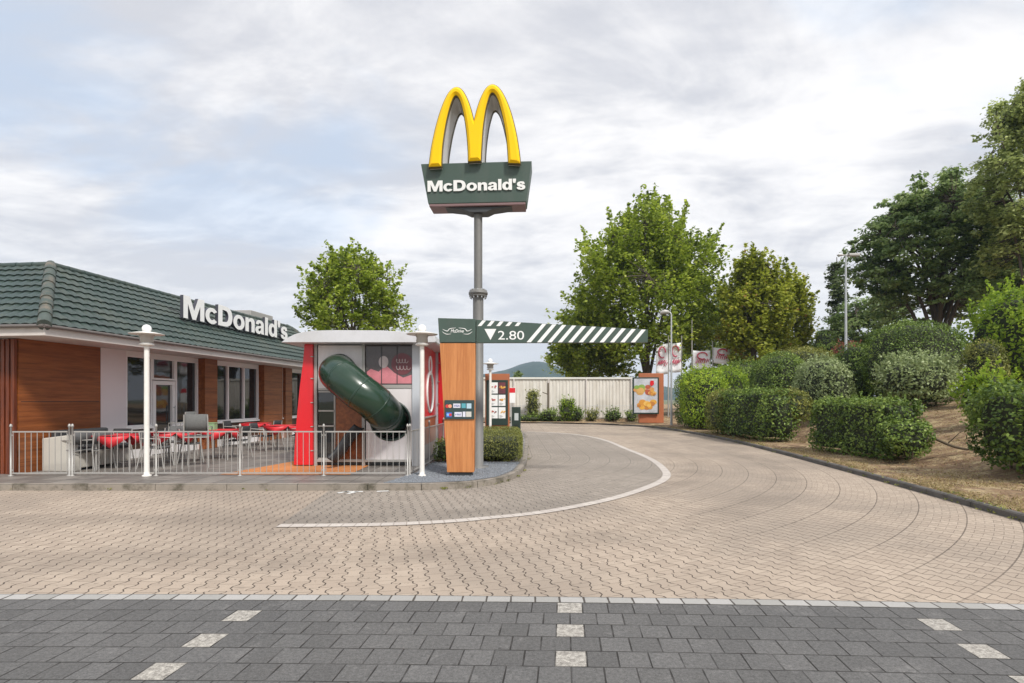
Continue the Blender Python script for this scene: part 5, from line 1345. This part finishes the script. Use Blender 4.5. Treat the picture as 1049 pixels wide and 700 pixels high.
ptree('oak_tree', 'dark green tree filling the gap at the right edge below the birch', 1040, 30, 1000, 1095, 215, 325, mats=[L_oak], nclump=230, per=65, leaf=.19, cr=.6, trunk_r=.2, limbs=9, top_shoots=4, seed=33, flat=.45)
ptree('birch_tree', 'tall airy pale green birch at the right edge of the picture', 1056, 26, 994, 1122, 88, 300, mats=[L_birch], nclump=720, per=44, leaf=.17, cr=.42, trunk_r=.2, limbs=12, top_shoots=10, seed=41, flat=.8)
ptree('pine_tree', 'thin open pine behind the tall pale street lamp', 856, 46, 832, 884, 250, 352, mats=[L_pine], nclump=300, per=32, leaf=.24, cr=.55, trunk_r=.2, limbs=34, seed=51, shape='cone', droop=.05, flat=.35, fork=.2)
ptree('oak_tree', 'dark tree low behind the pine and the domed bushes', 890, 42, 846, 945, 306, 380, mats=[L_oak], nclump=260, per=60, leaf=.24, cr=.8, trunk_r=.2, limbs=8, seed=53, flat=.5)
ptree('distant_conifer', 'tiny dark conifer rising over the left end of the cream wall', 530, 60, 526, 534, 379, 400, mats=[L_oak], nclump=26, per=40, leaf=.26, cr=.35, trunk_r=.1, limbs=6, seed=57)
# broken branch lying on the bank and dry litter
mb = MB(); bx0, by0 = 10.25, 12.0
zb0 = bz(bx0, by0)
mb.tube(catmull([(9.55, 12.35, bz(9.55, 12.35) + .75), (9.8, 12.1, bz(9.8, 12.1) + .42), (10.05, 11.8, bz(10.05, 11.8) + .16), (10.35, 11.55, bz(10.35, 11.55) + .06), (10.8, 11.75, bz(10.8, 11.75) + .06)], 4), [.03] * 9 + [.025] * 4 + [.02] * 4, 7)
mb.tube([(9.9, 12.0, bz(9.9, 12) + .3), (10.05, 11.85, bz(10.05, 11.85) + .5), (10.2, 11.8, bz(10.2, 11.8) + .55)], [.015, .01, .005], 5)
mb.tube([(10.3, 11.6, bz(10.3, 11.6) + .08), (10.5, 11.4, bz(10.5, 11.4) + .10), (10.75, 11.3, bz(10.75, 11.3) + .05)], [.015, .01, .005], 5)
tag(mb.build('fallen_branch', m_twig), 'bare dark branch hanging from the round bush down onto the dry soil', 'branch')
# dry grass blades and fallen leaves on the bank (nobody could count them)
n = 70000
yy = 4.8 + RNG.random(n) ** 1.4 * 24; kx = kerb_x(np.clip(yy, 4.8, 29.3)); dd = .13 + RNG.random(n) ** 1.8 * 7.5
xx = kx + dd; zz = bank(xx, yy)
pat = wob(np.stack([xx, yy, xx * 0], 1), 1.3, 2.0); keep = (pat + RNG.normal(0, .3, n)) > -.05
xx, yy, zz = xx[keep], yy[keep], zz[keep]; n = len(xx)
ang = RNG.uniform(0, 6.28, n)
nn = np.stack([np.cos(ang), np.sin(ang), RNG.uniform(.0, 1.6, n)], 1)
tg = RNG.normal(.5, .25, n)
leaf_mesh('dry_grass', np.stack([xx, yy, zz + .012 + .02 * RNG.random(n)], 1), nn, RNG.uniform(.02, .075, n), tg, [L_dry], None, .22)
tag(bpy.data.objects['dry_grass'], 'dry straw coloured grass blades scattered over the soil of the bank', 'grass', kind='stuff')
n = 2600
yy = 6 + RNG.random(n) * 18; xx = kerb_x(yy) + .2 + RNG.random(n) * 6; zz = bank(xx, yy) + .015
leaf_mesh('fallen_leaves', np.stack([xx, yy, zz], 1), np.stack([RNG.normal(0, .3, n), RNG.normal(0, .3, n), np.ones(n)], 1), RNG.uniform(.03, .08, n), RNG.random(n), [leaf_mat('dead_leaf', (.10, .05, .025), (.22, .12, .06), (.34, .2, .1), .1)], None, .7)
tag(bpy.data.objects['fallen_leaves'], 'brown fallen leaves lying on the bank', 'leaves', kind='stuff')

wp = []
for P_, off, nn_ in ((KR, -.03, 260), (np.array(isl_r), -.02, 120)):
    for _ in range(nn_):
        i = RNG.integers(1, len(P_) - 1); p = P_[i] + RNG.normal(0, .04, 2)
        if p[1] > 30 or abs(p[0]) > 12: continue
        m_ = RNG.integers(4, 16); wp.append(np.column_stack([p + RNG.normal(0, .03, (m_, 2)), np.full(m_, .02) + RNG.random(m_) * .03 + (.10 if off < -.025 and p[0] > 3 else 0) * (RNG.random() < .5)]))
wp = np.vstack(wp); n = len(wp)
leaf_mesh('weeds', wp, np.column_stack([RNG.normal(0, 1, (n, 2)), RNG.uniform(0, 1.2, n)]), RNG.uniform(.02, .05, n), RNG.random(n), [L_olive], None, .4)
tag(bpy.data.objects['weeds'], 'small weeds and moss tufts growing in the joints along the kerbs', 'weeds', kind='stuff')
# ------------------------------------------------------------------ HAZE
hm = bpy.data.materials.new('air_haze'); hm.use_nodes = True; hn = hm.node_tree; hn.nodes.clear()
ho = hn.nodes.new('ShaderNodeOutputMaterial'); hv_ = hn.nodes.new('ShaderNodeVolumePrincipled'); hv_.inputs['Color'].default_value = (.60, .78, 1.0, 1)
hv_.inputs['Density'].default_value = .0003; hn.links.new(hv_.outputs[0], ho.inputs['Volume'])
mb = MB(); mb.box(-1300, -260, -1.2, 1300, 1300, 110); tag(mb.build('haze', hm), 'thin bluish air between the site and the far hill', 'haze', kind='stuff')
# ------------------------------------------------------------------ WORLD, SUN, CAMERA
w = bpy.data.worlds.new("World"); scene.world = w; w.use_nodes = True; nt = w.node_tree; nt.nodes.clear()
SUN_EL, SUN_AZ = 48.0, 148.0     # azimuth clockwise from +Y
sky = nt.nodes.new('ShaderNodeTexSky'); sky.sky_type = 'NISHITA'; sky.sun_disc = False
sky.sun_elevation = R(SUN_EL); sky.sun_rotation = R(SUN_AZ); sky.air_density = 1.0; sky.dust_density = 1.0
tc = nt.nodes.new('ShaderNodeTexCoord').outputs['Generated']
dx, dy, dz = sep(nt, tc)
q = (dz.max(0.0)) + .16
v = comb(nt, dx / q, dy / q, 0.0)
mpn = nt.nodes.new('ShaderNodeMapping'); mpn.inputs['Rotation'].default_value = (0, 0, R(25)); mpn.inputs['Scale'].default_value = (.8, 1.25, 1); mpn.inputs['Location'].default_value = (3.1, 1.7, 0)
nt.links.new(v, mpn.inputs[0]); v2 = mpn.outputs[0]
big = nz(nt, v2, .55, 4, .5, .4); mid = nz(nt, v2, 1.6, 7, .58, .5); fine = nz(nt, v2, 5.0, 6, .6, .3)
cl = (big * .42 + mid * .44 + fine * .16)
shade = cl.ramp(.43, .575)
low = mixc(nt, shade, (6.4, 6.5, 6.95), (9.9, 9.75, 9.7))
hz_ = dz.ramp(.0, .30)
low = mixc(nt, hz_, (7.2, 7.3, 7.6), low)
zen = dz.ramp(.60, .95)
low = scalec(nt, low, zen * .35 + 1.0)
gap = nz(nt, v2, .9, 5, .55, .6)
hole = ((gap + (dx.abs() - .40) * .28).ramp(.50, .66)) * dz.ramp(.12, .35)
blue = mixc(nt, .55, (4.3, 6.2, 8.8), low)
cc = mixc(nt, hole * .9, low, blue)
cc = mixc(nt, .06, cc, sky.outputs[0])
bgn = nt.nodes.new('ShaderNodeBackground'); bgn.inputs['Strength'].default_value = .1
nt.links.new(cc, bgn.inputs[0]); wo = nt.nodes.new('ShaderNodeOutputWorld'); nt.links.new(bgn.outputs[0], wo.inputs[0])
sd = bpy.data.lights.new('sun', 'SUN'); sd.energy = 3.2; sd.angle = R(9); sd.color = (1.0, .96, .90)
so = bpy.data.objects.new('sun', sd); col.objects.link(so)
az, el = R(SUN_AZ), R(SUN_EL); dirv = Vector((math.sin(az) * math.cos(el), math.cos(az) * math.cos(el), math.sin(el)))
so.rotation_euler = dirv.to_track_quat('Z', 'Y').to_euler()
cd = bpy.data.cameras.new('camera'); co = bpy.data.objects.new('camera', cd); col.objects.link(co)
co.location = (0, 0, H); co.rotation_euler = (R(90), 0, 0); cd.sensor_width = 36; cd.lens = F / 1049 * 36
cd.shift_y = (HOR - 350) / 1049; cd.clip_end = 6000; cd.clip_start = .05
scene.camera = co
scene.view_settings.view_transform = 'Standard'; scene.view_settings.look = 'None'; scene.view_settings.exposure = 0.20; scene.view_settings.gamma = 1
scene.cycles.use_denoising = True; scene.cycles.max_bounces = 6; scene.cycles.transparent_max_bounces = 4
